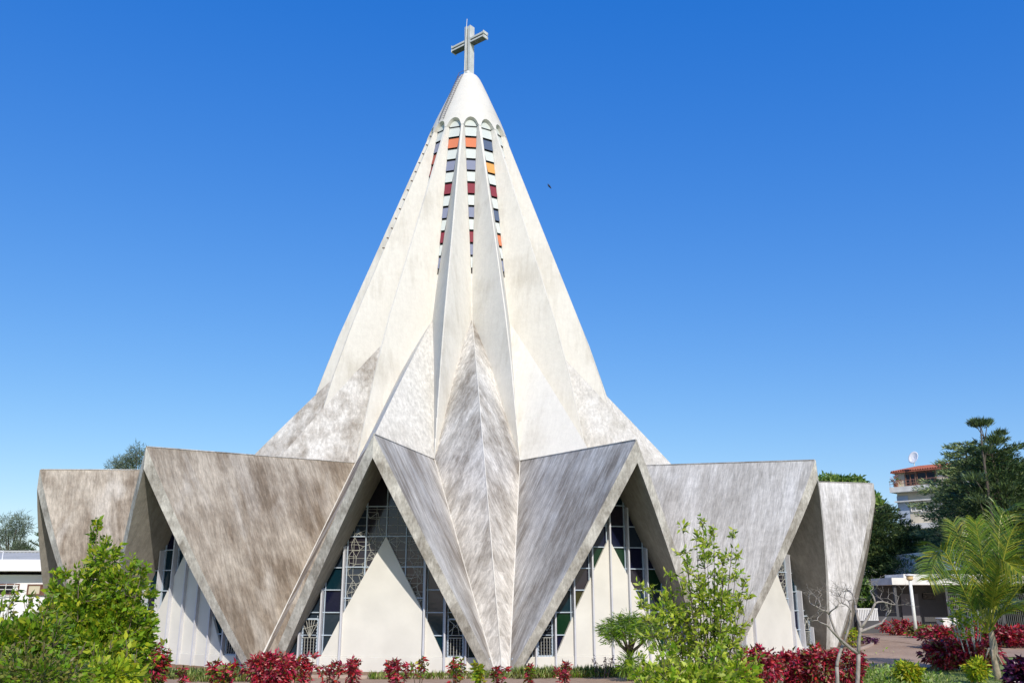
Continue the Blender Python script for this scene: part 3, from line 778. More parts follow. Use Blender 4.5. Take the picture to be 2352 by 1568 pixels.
# crimson bushes
REDS = {'red': ([LR1, LR2, LR3, LRG, LRP], [.32, .26, .14, .16, .12]), 'mix': ([LR1, LR2, LRG, LR3, LG2, YEL], [.24, .18, .26, .1, .18, .04]), 'bronze': ([LRG, LG2, LR1, YEL], [.42, .26, .24, .08]), 'purple': ([LP1, LP2, LR2], [.5, .4, .1]), 'green': ([LG1, LG3, YEL], [.5, .35, .15])}
def bush(cx, w, top, d, style, label, bottom=None, dens=1.0, leaf=.125, name='red_leaf_bush', cat='bush', group='crimson leaved bushes round the church', stemy=True):
    base = on_ground(cx, d); root = empty(name, base, label, cat, group)
    half = w/2*dm(d)/F; zt_ = at(cx, top, d).z; h = max(.25, zt_-base.z)
    mats, pw = REDS[style]; mb = MB(); P = []; D = []
    nst = max(4, int(w/9))
    for i in range(nst):
        a = rng.uniform(0, 2*pi); rr = half*sqrt(rng.random())*.9
        hz = h*(1-.28*(rr/half)**2)*rng.uniform(.80, 1.02)
        tip = base+Vector((cos(a)*rr, sin(a)*rr, hz))
        b0 = base+Vector((cos(a)*rr*.35, sin(a)*rr*.35, -.05))
        cp = curve_pts(b0, tip, (0, 0, 0), 4); mb.tube(cp, [.018, .015, .012, .009, .005], 4)
        for t in (.35, .55, .75, .9, 1.0):
            if rng.random() > .55+.45*t and dens < 1: continue
            c = np.array(b0.lerp(tip, t)); n = int(15*dens*(.6+.7*t)); ll = leaf*1.0
            dd = rdir(n); dd[:, 2] = dd[:, 2]*.4-.25+(.5 if t == 1 else 0)
            pos = c+rdir(n)*np.array([.06, .06, .05]); P.append(pos); D.append(dd)
    if dens >= 1:
        c = np.array(base)+[0, 0, h*.55]; n = int(w*5.5); p, d_ = lobe_pts(c, (half*.95, half*.95, h*.45), n, .6); d_ = d_*.6+rdir(n)*.5; d_[:, 2] -= .25; P.append(p); D.append(d_)
    P = np.concatenate(P); D = np.concatenate(D)
    pw = np.array(pw)*rng.uniform(.5, 1.6, len(pw)); pw = pw/pw.sum(); leaf *= rng.uniform(.85, 1.12)
    pl(root, mb, 'stem', BARK)
    leaves('foliage', P, D, leaf, mats, root, width=.42, mi=rng.choice(len(mats), len(P), p=pw), curl=.25)
    return root
bl = [(352, 70, 1478, 33, 'mix', 'dusky red bush beside the tall leafy tree at the left', 1.2),
      (440, 50, 1528, 33.5, 'mix', 'low sparse reddish bush between the left bush and the grass tufts', .6),
      (508, 80, 1516, 34, 'mix', 'ragged red and green bush left of the biggest crimson bush', .8),
      (625, 128, 1496, 35, 'red', 'biggest crimson bush, at the foot between the second and third gables', 1.3),
      (712, 52, 1503, 35, 'red', 'narrow crimson bush right next to the biggest one', .9),
      (762, 56, 1518, 35.3, 'red', 'low crimson bush left of the white triangular wall panel', .8),
      (808, 52, 1512, 35, 'red', 'crimson bush just under the white triangular wall panel, left side', .9),
      (918, 66, 1512, 35, 'red', 'crimson bush under the right side of the white triangular wall panel', .9),
      (962, 44, 1506, 34.6, 'bronze', 'bronze green leggy bush beside a crimson one under the centre left gable', .5),
      (1052, 56, 1511, 35.5, 'bronze', 'bronze and green thin bush near the louvered light of the centre left gable', .5),
      (1106, 46, 1522, 35.2, 'green', 'yellow green low bush left of the central concrete foot', .6),
      (1142, 44, 1528, 34.8, 'mix', 'small wilted reddish bush in front of the central concrete foot', .6),
      (1212, 34, 1528, 35, 'mix', 'tiny reddish bush just right of the central concrete foot', .5),
      (1295, 54, 1518, 35, 'red', 'lone crimson bush in the grass strip below the right gable', .8)]
for cx, w, top, d, st, lab, dn in bl: bush(cx, w, top, d, st, lab, dens=dn)
bl = [(1748, 100, 1486, 32.5, 'crimson hedge bush next to the lime green shrub'), (1822, 90, 1494, 33, 'crimson hedge bush under the white panel of the far right gable'),
      (1880, 90, 1482, 32.5, 'tall crimson hedge bush just left of the bare tree'), (1945, 80, 1490, 33, 'crimson hedge bush behind the bare tree trunks')]
for cx, w, top, d, lab in bl: bush(cx, w, top, d, 'red', lab, dens=1.35, leaf=.13)
bl = [(2078, 110, 1425, 54, 'red', 'dark red bush at the far end of the paved yard, by the lamp post', 1.3), (2145, 110, 1440, 50, 'mix', 'bronze red bush right of the lamp post foot', 1.2),
      (2185, 130, 1438, 42, 'red', 'large crimson bush at the left end of the far right hedge', 1.4), (2258, 135, 1432, 44, 'red', 'large crimson bush behind the palm trunk', 1.4),
      (2328, 130, 1438, 43, 'red', 'large crimson bush right of the palm trunk', 1.4), (2172, 110, 1472, 38.5, 'red', 'low crimson bush in front of the far right hedge', 1.2), (2245, 110, 1468, 38, 'red', 'low crimson bush left of the palm trunk', 1.2)]
for cx, w, top, d, st, lab, dn in bl: bush(cx, w, top, d, st, lab, dens=dn, leaf=.16)
bush(2342, 70, 1512, 28, 'purple', 'deep purple leaved bush in the bottom right corner', dens=1.3, leaf=.17, name='purple_leaf_bush', group=None)
bush(1998, 44, 1490, 45, 'purple', 'low purple flowering clump at the edge of the paved yard', dens=1.0, leaf=.09, name='purple_leaf_bush', group=None)
bush(2078, 60, 1518, 33.5, 'green', 'golden yellow clump on the lawn edge near the bare tree', dens=1.0, leaf=.11, name='golden_bush', group=None)
bush(2238, 50, 1510, 34, 'green', 'golden yellow clump at the foot of the whitewashed sapling', dens=1.0, leaf=.11, name='golden_bush', group=None)
bush(1965, 60, 1440, 43, 'green', 'yellow and green bush beside the last gable on the right', dens=.9, leaf=.13, name='golden_bush', group=None)
bush(1385, 60, 1500, 37.6, 'purple', 'thin lilac grey bush against the white wall left of the umbrella shaped tree', dens=.35, leaf=.06, name='lilac_bush', group=None)

# strip of grassy plants at the foot of the walls
def grass(name, spots, h, mats, n, label=None):
    P = []; D = []
    for (x0, x1, d0, d1) in spots:
        for _ in range(n):
            px = rng.uniform(x0, x1); d = rng.uniform(d0, d1); p = on_ground(px, d); P.append(p)
            D.append((rng.normal()*.35, rng.normal()*.35, 1))
    o = leaves(name, P, D, h, mats, None, width=.10, jitter=.5, curl=.25); return tag(o, kind='stuff')
tag(grass('bed_plants', [(320, 600, 38.3, 39.4), (1180, 1460, 38.2, 38.9)], .24, GRS, 1500), 'strappy green plants growing in the bed along the white walls', 'plants')
tag(grass('bed_weeds', [(440, 700, 37.2, 38.4), (850, 1180, 37.9, 38.6), (1180, 1460, 37.6, 38.6)], .18, [LG2, LRG, GRS[1]], 1500), 'short weeds along the edge of the brown path', 'weeds')
tag(grass('lawn_grass', [(1500, 2360, 23, 38)], .07, GRS, 26000), 'mown green grass of the lawn at the right', 'grass')
tag(grass('front_grass', [(-20, 1500, 24, 34)], .08, GRS, 12000), 'short grass in front of the brown path', 'grass')
P = []; D = []
for _ in range(5200):
    px = 2030+rng.normal()*55; d = 35.5+rng.normal()*1.4
    p = on_ground(px, d); p.z += abs(rng.normal())*.10*max(0, 1-abs(px-2030)/130)+.02; P.append(p); D.append(rdir(1)[0]+np.array([0, 0, .6]))
tag(leaves('ground_cover', P, D, .10, [LG2, GRS[1], GRS[0]]), 'mat of small leaved green ground cover beside the paved yard', 'plants', kind='stuff')

# ------------------------------------------------------------------ bare tree
base = on_ground(1950, 27); root = empty('bare_tree', base, 'leafless grey tree with crooked stubby branches in front of the right gable', 'tree')
mb = MB(); R = random.Random(5)
def grow(p, d, L, r, lev):
    n = 3; pts = [p]; q = Vector(p)
    for i in range(n):
        d = (d+Vector((R.gauss(0, .30), R.gauss(0, .30), R.gauss(0, .24)))).normalized(); q = q+d*L/n; pts.append(Vector(q))
    mb.tube(pts, [r*(1-.3*i/n)*(1+.10*R.random()) for i in range(n+1)], 6)
    if lev == 0:
        mb.tube([q, q+d*.03, q+d*.06], [r*.9, r*1.0, r*.4], 5); return
    for k in range(R.choice((2, 2, 3))):
        nd = (d*.75+Vector((R.gauss(0, .75), R.gauss(0, .75), R.uniform(-.05, .65)))).normalized()
        nd.z = max(nd.z, -.1)
        grow(q, nd, L*R.uniform(.62, .86), r*R.uniform(.5, .66), lev-1)
def seg(a, b, r0, r1, bend=0):
    cp = curve_pts(a, b, (bend, 0, 0), 5); mb.tube(cp, [r0+(r1-r0)*i/5 for i in range(6)], 7); return cp[-1]
tr = [((1916, 1590), (1925, 1500), (1935, 1470)), ((1960, 1590), (1968, 1480), (1975, 1440))]
B1 = at(1905, 1640, 27); B1.z = base.z-.05
a = seg(at(1918, 1640, 27), at(1922, 1530, 27), .042, .036, .03); b = seg(a, at(1936, 1480, 27.1), .036, .03, -.02)
c = seg(b, at(1905, 1410, 27.2), .028, .02, -.03); grow(c, Vector((-.5, .2, .75)), .27, .020, 4); grow(c, Vector((.2, -.3, .8)), .22, .016, 4)
c = seg(b, at(1955, 1405, 26.9), .028, .02, .03); grow(c, Vector((.1, -.2, .9)), .27, .020, 4); grow(c, Vector((-.4, .1, .8)), .26, .016, 3)
a = seg(at(1962, 1640, 27.1), at(1972, 1500, 27.1), .05, .04, .02)
a = seg(a, at(1978, 1440, 27.0), .04, .034, -.02)
c = seg(a, at(2010, 1385, 27.0), .032, .022, .02); grow(c, Vector((.5, .1, .7)), .27, .020, 4); grow(c, Vector((.1, -.3, .9)), .24, .017, 4)
c = seg(a, at(1965, 1390, 27.3), .034, .026, -.02); grow(c, Vector((-.2, .3, .9)), .27, .019, 4)
c = seg(at(1970, 1500, 27.1), at(1905, 1440, 26.7), .035, .025, -.04); grow(c, Vector((-.6, -.1, .5)), .24, .017, 4)
c = seg(at(1976, 1450, 27.0), at(2025, 1430, 27.3), .03, .022, .0); grow(c, Vector((.6, .1, .7)), .26, .02, 2)
pl(root, mb, 'branches', BARKG, smooth=True)

# ------------------------------------------------------------------ coconut palm
base = on_ground(2284, 35); root = empty('coconut_palm', base, 'young palm with long feathery fronds and a short swollen trunk at the right edge', 'palm')
mb = MB(); cr_ = at(2272, 1440, 35)
mb.tube([base-Vector((0, 0, .1)), base+Vector((0, 0, .35)), at(2283, 1500, 35), at(2282, 1480, 35), at(2277, 1455, 35), cr_], [.10, .095, .10, .10, .075, .055], 10)
for i in range(6):
    a = rng.uniform(0, 6.28); p = at(2282, 1490+rng.uniform(-10, 15), 35)
    mb.tube([p, p+Vector((cos(a)*.11, sin(a)*.11, .02)), p+Vector((cos(a)*.24, sin(a)*.24, -.26))], [.045, .035, .012], 5)
pl(root, mb, 'trunk', plain('palm_trunk_bark', (.36, .30, .22), .9, var=.35, scale=6, bump=.6), smooth=True)
fr = [((2235, 1330, .2), (2190, 1200, .4), .5), ((2280, 1370, -.7), (2300, 1290, -1.4), .5, (2345, 1320, -2)), ((2300, 1410, -.5), (2345, 1400, -1.0), .5, (2400, 1450, -1.2)), ((2262, 1330, 0), (2240, 1195, -.2), .5), ((2225, 1380, -.2), (2165, 1262, -.4), .5, (2132, 1330, -.5)), ((2290, 1330, .3), (2300, 1185, .6), .4, (2345, 1180, .8)),
      ((2300, 1360, 0), (2345, 1260, -.3), .5, (2420, 1270, -.5)), ((2310, 1390, -.3), (2370, 1330, -.8), .5, (2440, 1370, -1)), ((2290, 1350, -.4), (2330, 1210, -.9), .4, (2400, 1200, -1.3)),
      ((2250, 1390, .6), (2200, 1330, 1.3), .5, (2150, 1330, 1.8)), ((2300, 1400, .6), (2350, 1380, 1.2), .5, (2400, 1420, 1.6)), ((2262, 1350, .7), (2250, 1230, 1.3), .5, (2240, 1200, 1.6))]
for j, f_ in enumerate(fr):
    b = at(2270+rng.uniform(-6, 6), 1452, 35); p1 = at(f_[0][0], f_[0][1], 35+f_[0][2]); p2 = at(f_[1][0], f_[1][1], 35+f_[1][2])
    ctrl = [b, p1, p2]+([at(f_[3][0], f_[3][1], 35+f_[3][2])] if len(f_) > 3 else [])
    # Catmull style interpolation
    pts = []; cc = [ctrl[0]*2-ctrl[1]]+ctrl+[ctrl[-1]*2-ctrl[-2]]
    for s_ in range(len(ctrl)-1):
        for t in np.linspace(0, 1, 18, endpoint=False):
            a0, a1, a2, a3 = cc[s_:s_+4]
            pts.append(.5*((2*a1)+(a2-a0)*t+(2*a0-5*a1+4*a2-a3)*t*t+(3*a1-a0-3*a2+a3)*t**3))
    pts.append(ctrl[-1]); n = len(pts)
    mb = MB(); mb.tube(pts, [.030*(1-.85*i/n)+.003 for i in range(n)], 5, 0)
    old = j in (1,)
    for i in range(int(n*.22), n):
        p = pts[i]; d = (pts[min(i+1, n-1)]-pts[i-1]).normalized(); u = i/n
        sd = d.cross(Vector((0, 0, 1)) if abs(d.z) < .8 else Vector((0, -1, 0))).normalized()
        Lf = .92*sin(pi*min(1, (u-.12)/.98)**.8)+.12
        for sg in (-1, 1):
            for q_ in range(3):
                off = d*(q_*.33*((pts[min(i+1, n-1)]-p).length)); dirv = (sd*sg*.9+d*.75+Vector((0, 0, .25))+Vector((rng.normal()*.08, rng.normal()*.08, rng.normal()*.08))).normalized()
                p0 = p+off; dr = .5 if old else .22
                p1_ = p0+dirv*Lf*.5-Vector((0, 0, dr*Lf*.22)); p2_ = p0+dirv*Lf*(.72 if old else .9)-Vector((0, 0, dr*Lf*1.15))
                wd = d*.010
                mi = 2 if (old and rng.random() < .5) else int(rng.choice([1, 3, 2], p=[.55, .25, .2]))
                mb.add([p0-wd, p0+wd, p1_+wd*1.1, p1_-wd*1.1, p2_], [(0, 1, 2, 3), (3, 2, 4)], mi)
    pl(root, mb, 'frond', [leafm('frond_rib_%d' % j, (.28, .30, .03), .2), PG1, PG2, PG3])

# ------------------------------------------------------------------ whitewashed sapling
base = on_ground(2238, 35.5)
branchy('young_tree', 'small leafy tree with a whitewashed trunk in front of the crimson hedge', 'tree', 2232, 38, [(2200, 1390), (2220, 1375), (2245, 1380), (2180, 1400), (2195, 1420), (2230, 1400), (2255, 1410), (2210, 1425)], [LG1, LY3, LG3], leaf=.15, per=70, r0=.04, start=.75, spread=.16, twigs=4, bark=plain('whitewashed_bark', (.62, .62, .58), .8, var=.15, scale=6))

# ------------------------------------------------------------------ background trees
def tree_pts(lobes, flat=.0):
    P = []; D = []
    for c, r, n in lobes:
        p, d = lobe_pts(c, r, n, .45); P.append(p); D.append(d)
    return np.concatenate(P), np.concatenate(D)
def layered(name, label, px, d, top, base_z, prof, mats, leaf=.35, nl=60, n_=170, squash=.17, group=None, trunk_r=.25, w=None, rise=.2, seed=1, width=.22, mi_top=None):
    """conifer-like tree of flat foliage layers. prof: [(height fraction, radius m)]"""
    R = np.random.default_rng(seed)
    base = on_ground(px, d); zt_ = at(px, top, d).z; H = zt_-base.z
    root = empty(name, base, label, 'tree', group); P = []; D = []; MI = []; mb = MB()
    lean = Vector((R.normal()*.2, R.normal()*.2, 0))
    mb.tube([base-Vector((0, 0, .2)), base+lean+Vector((0, 0, H*.5)), base+Vector((0, 0, H*.97))], [trunk_r, trunk_r*.6, trunk_r*.15], 7)
    for i in range(nl):
        t = base_z+(1-base_z)*(i+.5)/nl; rm = np.interp(t, [q[0] for q in prof], [q[1] for q in prof])
        a = i*2.4+R.uniform(-.4, .4); rr = rm*R.uniform(.35, 1.0); z = H*t
        c = np.array([base.x+cos(a)*rr*.75, base.y+sin(a)*rr*.75, base.z+z])
        s_ = max(.35, rm*.50)*R.uniform(.7, 1.25)
        r = (s_, s_, s_*squash*R.uniform(.8, 1.3))
        m_ = int(n_*(s_/1.0)**1.3)+25
        dd = rdir(m_); k = np.sqrt(R.random(m_))[:, None]
        p = c+dd*np.array(r)*(.5+.5*k)*(1+.25*np.sin(dd[:, :1]*9+i))
        # layer tilts up outwards
        p[:, 2] += rise*((p[:, 0]-base.x)*cos(a)+(p[:, 1]-base.y)*sin(a)-rr*.75)
        out = p-np.array([base.x, base.y, 0]); out[:, 2] = 0; out /= np.maximum(np.linalg.norm(out, axis=1, keepdims=True), .1)
        P.append(p); D.append(out*.8+rdir(m_)*.6+np.array([0, 0, .25]))
        br = Vector(c); mb.tube([Vector((base.x, base.y, base.z+z-rise*rr)), br], [trunk_r*.22, trunk_r*.07], 4)
        pw = np.array(w if w is not None else [1/len(mats)]*len(mats)); MI.append(R.choice(len(mats), m_, p=pw))
    pl(root, mb, 'trunk', BARKD, smooth=True)
    leaves('crown', np.concatenate(P), np.concatenate(D), leaf, mats, root, width=width, mi=np.concatenate(MI))
    return root
def broad(name, label, px, d, top, halfw, mats, leaf=.3, n=5000, cz=.55, hz=.5, lob=16, seed=2, group=None, width=.55, trunk_r=.25, wisp=0):
    R = np.random.default_rng(seed)
    base = on_ground(px, d); zt_ = at(px, top, d).z; H = zt_-base.z
    root = empty(name, base, label, 'tree', group); mb = MB(); P = []; D = []
    top_c = base+Vector((0, 0, H*.45)); mb.tube([base-Vector((0, 0, .2)), top_c], [trunk_r, trunk_r*.7], 8)
    for i in range(lob):
        u = R.normal(size=3); u /= np.linalg.norm(u); u[2] = u[2]*.9
        s_ = R.uniform(.26, .42)
        c = np.array([base.x, base.y, base.z+H*cz])+u*np.array([halfw*(1-s_), halfw*(1-s_), H*hz*(1-s_*.9)])
        rr = np.array([halfw*s_, halfw*s_, max(H*hz*s_*.75, .3)])
        p, d_ = lobe_pts(c, rr, int(n/lob), .5)
        P.append(p); q = d_*.6+rdir(len(p))*.8; q[:, 2] -= wisp; D.append(q)
        mb.tube([top_c, Vector(c)], [trunk_r*.35, trunk_r*.08], 4)
    c = np.array([base.x, base.y, base.z+H*cz]); p, d_ = lobe_pts(c, (halfw*.6, halfw*.6, H*hz*.6), int(n*.25), .7); P.append(p); D.append(d_+rdir(len(p))*.6)
    P = np.concatenate(P); D = np.concatenate(D); k = P[:, 2] > base.z+.1; P = P[k]; D = D[k]
    pl(root, mb, 'trunk', BARKD, smooth=True); leaves('crown', P, D, leaf, mats, root, width=width)
    return root
GB = 'trees behind the church on the right'
cone = [(0, 3.6), (.3, 4.0), (.6, 3.0), (.85, 1.6), (1, .4)]
layered('cypress_tree', 'broad dark layered conifer right behind the last gable', 2045, 72, 1160, .14, [(0, 3.0), (.3, 3.4), (.6, 3.0), (.85, 2.3), (1, .9)], [LD1, LD2, LB3], leaf=.26, nl=62, n_=420, w=[.5, .3, .2], seed=11, group=GB)
layered('cypress_tree', 'dark layered conifer in front of the cream apartment house', 2120, 70, 1205, .14, [(0, 2.8), (.35, 3.4), (.7, 2.8), (1, 1.0)], [LD1, LD2, LB3], leaf=.25, nl=44, n_=400, w=[.5, .35, .15], seed=12, group=GB)
layered('cypress_tree', 'big sunlit layered conifer right of the cream apartment house', 2282, 66, 1015, .38, [(0, 2.6), (.4, 3.3), (.65, 3.3), (.85, 1.9), (1, .7)], [LD1, LD2, LD3, LD4], leaf=.24, nl=54, n_=440, w=[.15, .27, .42, .16], seed=13, group=GB, rise=.1)
layered('cypress_tree', 'dark dense conifer at the right edge behind the palm', 2345, 60, 1010, .12, [(0, 2.8), (.4, 3.2), (.8, 2.8), (1, 1.2)], [LD1, LB3, LD2], leaf=.25, nl=56, n_=380, w=[.45, .35, .2], seed=14, group=GB)
layered('cypress_tree', 'mid green layered conifer low behind the palm fronds', 2185, 64, 1255, .25, [(0, 2.2), (.5, 2.4), (1, 1.0)], [LD4, LD2, LD3], leaf=.24, nl=28, n_=340, w=[.4, .35, .25], seed=15, group=GB)
broad('leafy_tree', 'rounded light green broadleaf tree rising just above the last gable', 1955, 88, 1062, 2.9, [LB1, LB2], leaf=.36, n=12000, cz=.74, hz=.28, seed=21, group=GB)
broad('leafy_tree', 'light green broadleaf tree between the last gable and the cream apartment house', 2026, 86, 1082, 1.9, [LB1, LB2], leaf=.36, n=9000, cz=.62, hz=.38, lob=20, seed=22, group=GB)
broad('leafy_tree', 'dark broadleaf tree cut by the upper right edge of the photo', 2362, 62, 975, 1.9, [LB3, LB1], leaf=.34, n=7000, cz=.6, hz=.42, seed=23, group=GB)
broad('leafy_tree', 'low shady tree behind the lamp post', 2010, 66, 1330, 2.6, [LB1, LB3, LB2], leaf=.3, n=6000, cz=.55, hz=.5, seed=24, group=GB)
broad('leafy_tree', 'green tree at the right edge beyond the white terrace', 2345, 70, 1260, 2.6, [LB1, LB2], leaf=.3, n=5000, cz=.55, hz=.45, seed=25, group=GB)
# slim pine with a topknot
base = on_ground(2285, 58); root = empty('slim_pine', base, 'slim pine with a bare upper trunk and flat tufts at its top, above the palm', 'tree', GB)
mb = MB(); tp = [base, at(2287, 1300, 58), at(2278, 1180, 58), at(2266, 1100, 58), at(2256, 1030, 58), at(2252, 975, 58)]
mb.tube(tp, [.2, .14, .11, .08, .05, .03], 7); P = []; D = []
for (x, y, rx, rz, n) in [(2252, 975, .52, .26, 900), (2238, 972, .3, .16, 350), (2268, 973, .3, .16, 350), (2285, 1012, .45, .34, 800), (2300, 997, .28, .2, 350), (2265, 1035, .35, .22, 400), (2240, 1100, .7, .28, 600), (2300, 1120, .8, .3, 700), (2250, 1150, .6, .24, 400), (2325, 1160, .7, .3, 500)]:
    c = at(x, y, 58); p, d_ = lobe_pts(c, (rx, rx, rz), n, .1); P.append(p); D.append(d_*np.array([.7, .7, .2])+rdir(n)*.3+np.array([0, 0, .8]))
    mb.tube([at(2262, y+35, 58), c], [.04, .015], 4)
pl(root, mb, 'trunk', plain('pine_bark', (.09, .075, .06), .9, var=.2), smooth=True); leaves('crown', np.concatenate(P), np.concatenate(D), .24, [LD1, LD4, LD2], root, width=.16)

# left side trees
GT = 'trees beyond the white building at the left'
broad('casuarina_tree', 'wispy grey green tree at the left edge above the white building', -12, 88, 1150, 1.7, [LC1, LC2], leaf=.42, n=4200, cz=.62, hz=.38, seed=31, width=.07, wisp=.1, lob=18, group=GT)
broad('casuarina_tree', 'low spreading wispy tree just above the left roof', 24, 86, 1232, 1.0, [LC1, LC2], leaf=.45, n=2500, cz=.75, hz=.25, seed=35, width=.07, lob=8, group=GT)
broad('casuarina_tree', 'wispy grey green tree top rising behind the second gable', 280, 92, 1000, 2.1, [LC1, LC2], leaf=.42, n=3600, cz=.80, hz=.20, seed=36, width=.08, lob=11, wisp=.3, group=GT)
broad('casuarina_tree', 'small wispy tree top rising behind the far left gable', 215, 92, 1022, .95, [LC1, LC2], leaf=.40, n=1500, cz=.82, hz=.18, seed=33, width=.07, lob=8, group=GT)
# araucaria with tiers
base = on_ground(92, 80); root = empty('norfolk_pine', base, 'tiered pine with upturned branches beside the far left gable', 'tree', GT)
mb = MB(); P = []; D = []; topz = at(92, 1175, 80).z
mb.tube([base, at(92, 1185, 80)], [.2, .05], 7)
z = base.z+2.0; i = 0
while z < topz-.2:
    L = 3.2*(1-(z-base.z)/(topz-base.z))**.85+.45
    for q_ in range(7):
        a = q_*2*pi/7+i*.5; pts = [Vector((base.x+cos(a)*L*t, base.y+sin(a)*L*t, z-.12*sin(pi*t)*L*.8+.16*t*t*L)) for t in (0, .35, .7, 1)]
        mb.tube(pts, [.04, .03, .02, .01], 4)
        for t in np.linspace(.15, 1, 16):
            c = np.array([base.x+cos(a)*L*t, base.y+sin(a)*L*t, z-.12*sin(pi*t)*L*.8+.16*t*t*L])
            n = 14; P.append(c+rng.normal(size=(n, 3))*.03); dd = rdir(n); dd[:, 2] = abs(dd[:, 2])*.8; dd += np.array([cos(a), sin(a), .2])*.5; D.append(dd)
    z += .52; i += 1
pl(root, mb, 'trunk', BARKD); leaves('crown', np.concatenate(P), np.concatenate(D), .19, [LD1, LD2], root, width=.2)

# ------------------------------------------------------------------ buildings
WHT = plain('white_wall_paint', (.80, .79, .80), .8, var=.04, scale=.6); CRM = plain('cream_wall_paint', (.62, .56, .44), .85, var=.10, scale=.5); BLU = plain('shaded_wall_blue', (.40, .46, .56), .85, var=.1, scale=.7)
TILE = plain('red_roof_tile', (.32, .10, .06), .85, var=.3, scale=5); BRN = plain('brown_wood', (.16, .075, .05), .6, var=.2, scale=8); CURT = plain('pale_blind', (.55, .50, .38), .8); DGL = glass('dark_window_glass', (.02, .02, .025), .1)
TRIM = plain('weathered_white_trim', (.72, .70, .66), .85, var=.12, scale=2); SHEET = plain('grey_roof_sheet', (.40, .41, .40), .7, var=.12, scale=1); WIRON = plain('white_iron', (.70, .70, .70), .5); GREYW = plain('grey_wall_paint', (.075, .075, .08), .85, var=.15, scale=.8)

# left white house
o = at(-60, 1400, 62); gz = ground(o.x, o.y)
root = empty('white_house', (o.x+3, o.y, gz), 'low white house with a deep parapet and corrugated roof at the left edge', 'house')
xl = o.x-6; xk = at(50, 1400, 62).x; xr = at(150, 1400, 62).x+6; y0 = o.y
def zz(py, d=62): return at(60, py, d).z
mb = MB(); zc = zz(1345)
# walls: left part recessed by a step
mb.add([(xl, y0, gz-.2), (xk, y0-.9, gz-.2), (xr, y0-.4, gz-.2), (xr, y0+9, gz-.2), (xl, y0+9, gz-.2), (xl, y0, zz(1320)), (xk, y0-.9, zz(1320)), (xr, y0-.4, zz(1320)), (xr, y0+9, zz(1320)), (xl, y0+9, zz(1320))],
       [(0, 1, 6, 5), (1, 2, 7, 6), (2, 3, 8, 7), (3, 4, 9, 8), (4, 0, 5, 9), (5, 6, 7, 8, 9)])
pl(root, mb, 'wall', WHT)
mb = MB(); za, zb = zz(1313), zz(1287)
f1 = [(xl, y0-.9), (at(45, 1300, 61).x, y0-1.7), (xr, y0-1.1), (xr, y0+9), (xl, y0+9)]
n = 5; mb.add([(x, y, za) for x, y in f1]+[(x, y, zb) for x, y in f1], [tuple(range(n))[::-1], tuple(range(n, 2*n))]+[(i, (i+1) % n, n+(i+1) % n, n+i) for i in range(n)])
pl(root, mb, 'parapet', WHT, bevel=.02)
mb = MB(); zr0, zr1 = zz(1288), zz(1266, 66); nx = 150; x0, x1 = xl, xr
for i in range(nx):
    xa, xb_ = x0+(x1-x0)*i/nx, x0+(x1-x0)*(i+1)/nx; ha = .05*(i % 2); hb = .05*((i+1) % 2)
    mb.quad((xa, y0+.5, zr0+ha), (xb_, y0+.5, zr0+hb), (xb_, y0+5, zr1+hb), (xa, y0+5, zr1+ha)); mb.quad((xa, y0+5, zr1+ha), (xb_, y0+5, zr1+hb), (xb_, y0+5, zr0-1), (xa, y0+5, zr0-1))
mb.box((x0, y0+4.9, zr1+.04), (x1, y0+5.2, zr1+.14))
pl(root, mb, 'roof', SHEET)
# brown window with blinds
def win(root, xa, xb_, za, zb, y, panes, mats, grille=False, fm=BRN):
    mb = MB(); t = .07
    mb.box((xa, y-.05, za), (xb_, y+.02, za+t)); mb.box((xa, y-.05, zb-t), (xb_, y+.02, zb)); mb.box((xa-.001, y-.06, za), (xa+t, y+.02, zb)); mb.box((xb_-t, y-.06, za), (xb_+.001, y+.02, zb))
    n = len(panes)
    for i in range(1, n): x = xa+(xb_-xa)*i/n; mb.box((x-t/2, y-.055, za), (x+t/2, y+.02, zb))
    f = pl(root, mb, 'window', fm)
    mb = MB()
    for i, m_ in enumerate(panes): mb.quad((xa+(xb_-xa)*i/n, y-.015, za), (xa+(xb_-xa)*(i+1)/n, y-.015, za), (xa+(xb_-xa)*(i+1)/n, y-.015, zb), (xa+(xb_-xa)*i/n, y-.015, zb), m_)
    g = mb.build('pane', mats, f); 
    if grille:
        mb = MB(); 
        for i in range(15): x = xa+(xb_-xa)*(i+.5)/15; mb.bar((x, y-.14, za-.1), (x, y-.14, zb), .028, .028)
        for z in (za, zb-.08, (za+zb)/2): mb.bar((xa, y-.14, z), (xb_, y-.14, z), .03, .03)
        mb.build('grille', WIRON, f)
wl = at(64, 1352, 61).x; wr = at(117, 1352, 61).x
win(root, wl, wr+.9, zz(1366, 61.2), zz(1341, 61.2), y0-.90, [0, 1, 0], [CURT, BRN])
win(root, xl+2, at(45, 1352, 61).x, zz(1366, 61.2), zz(1340, 61.2), y0-.86, [0], [DGL], True)
mb = MB(); p = at(4, 1290, 61.5); mb.tube([p, p+Vector((0, 0, .55)), p+Vector((-.15, 0, .6))], .03, 6); pl(root, mb, 'vent_pipe', WIRON)

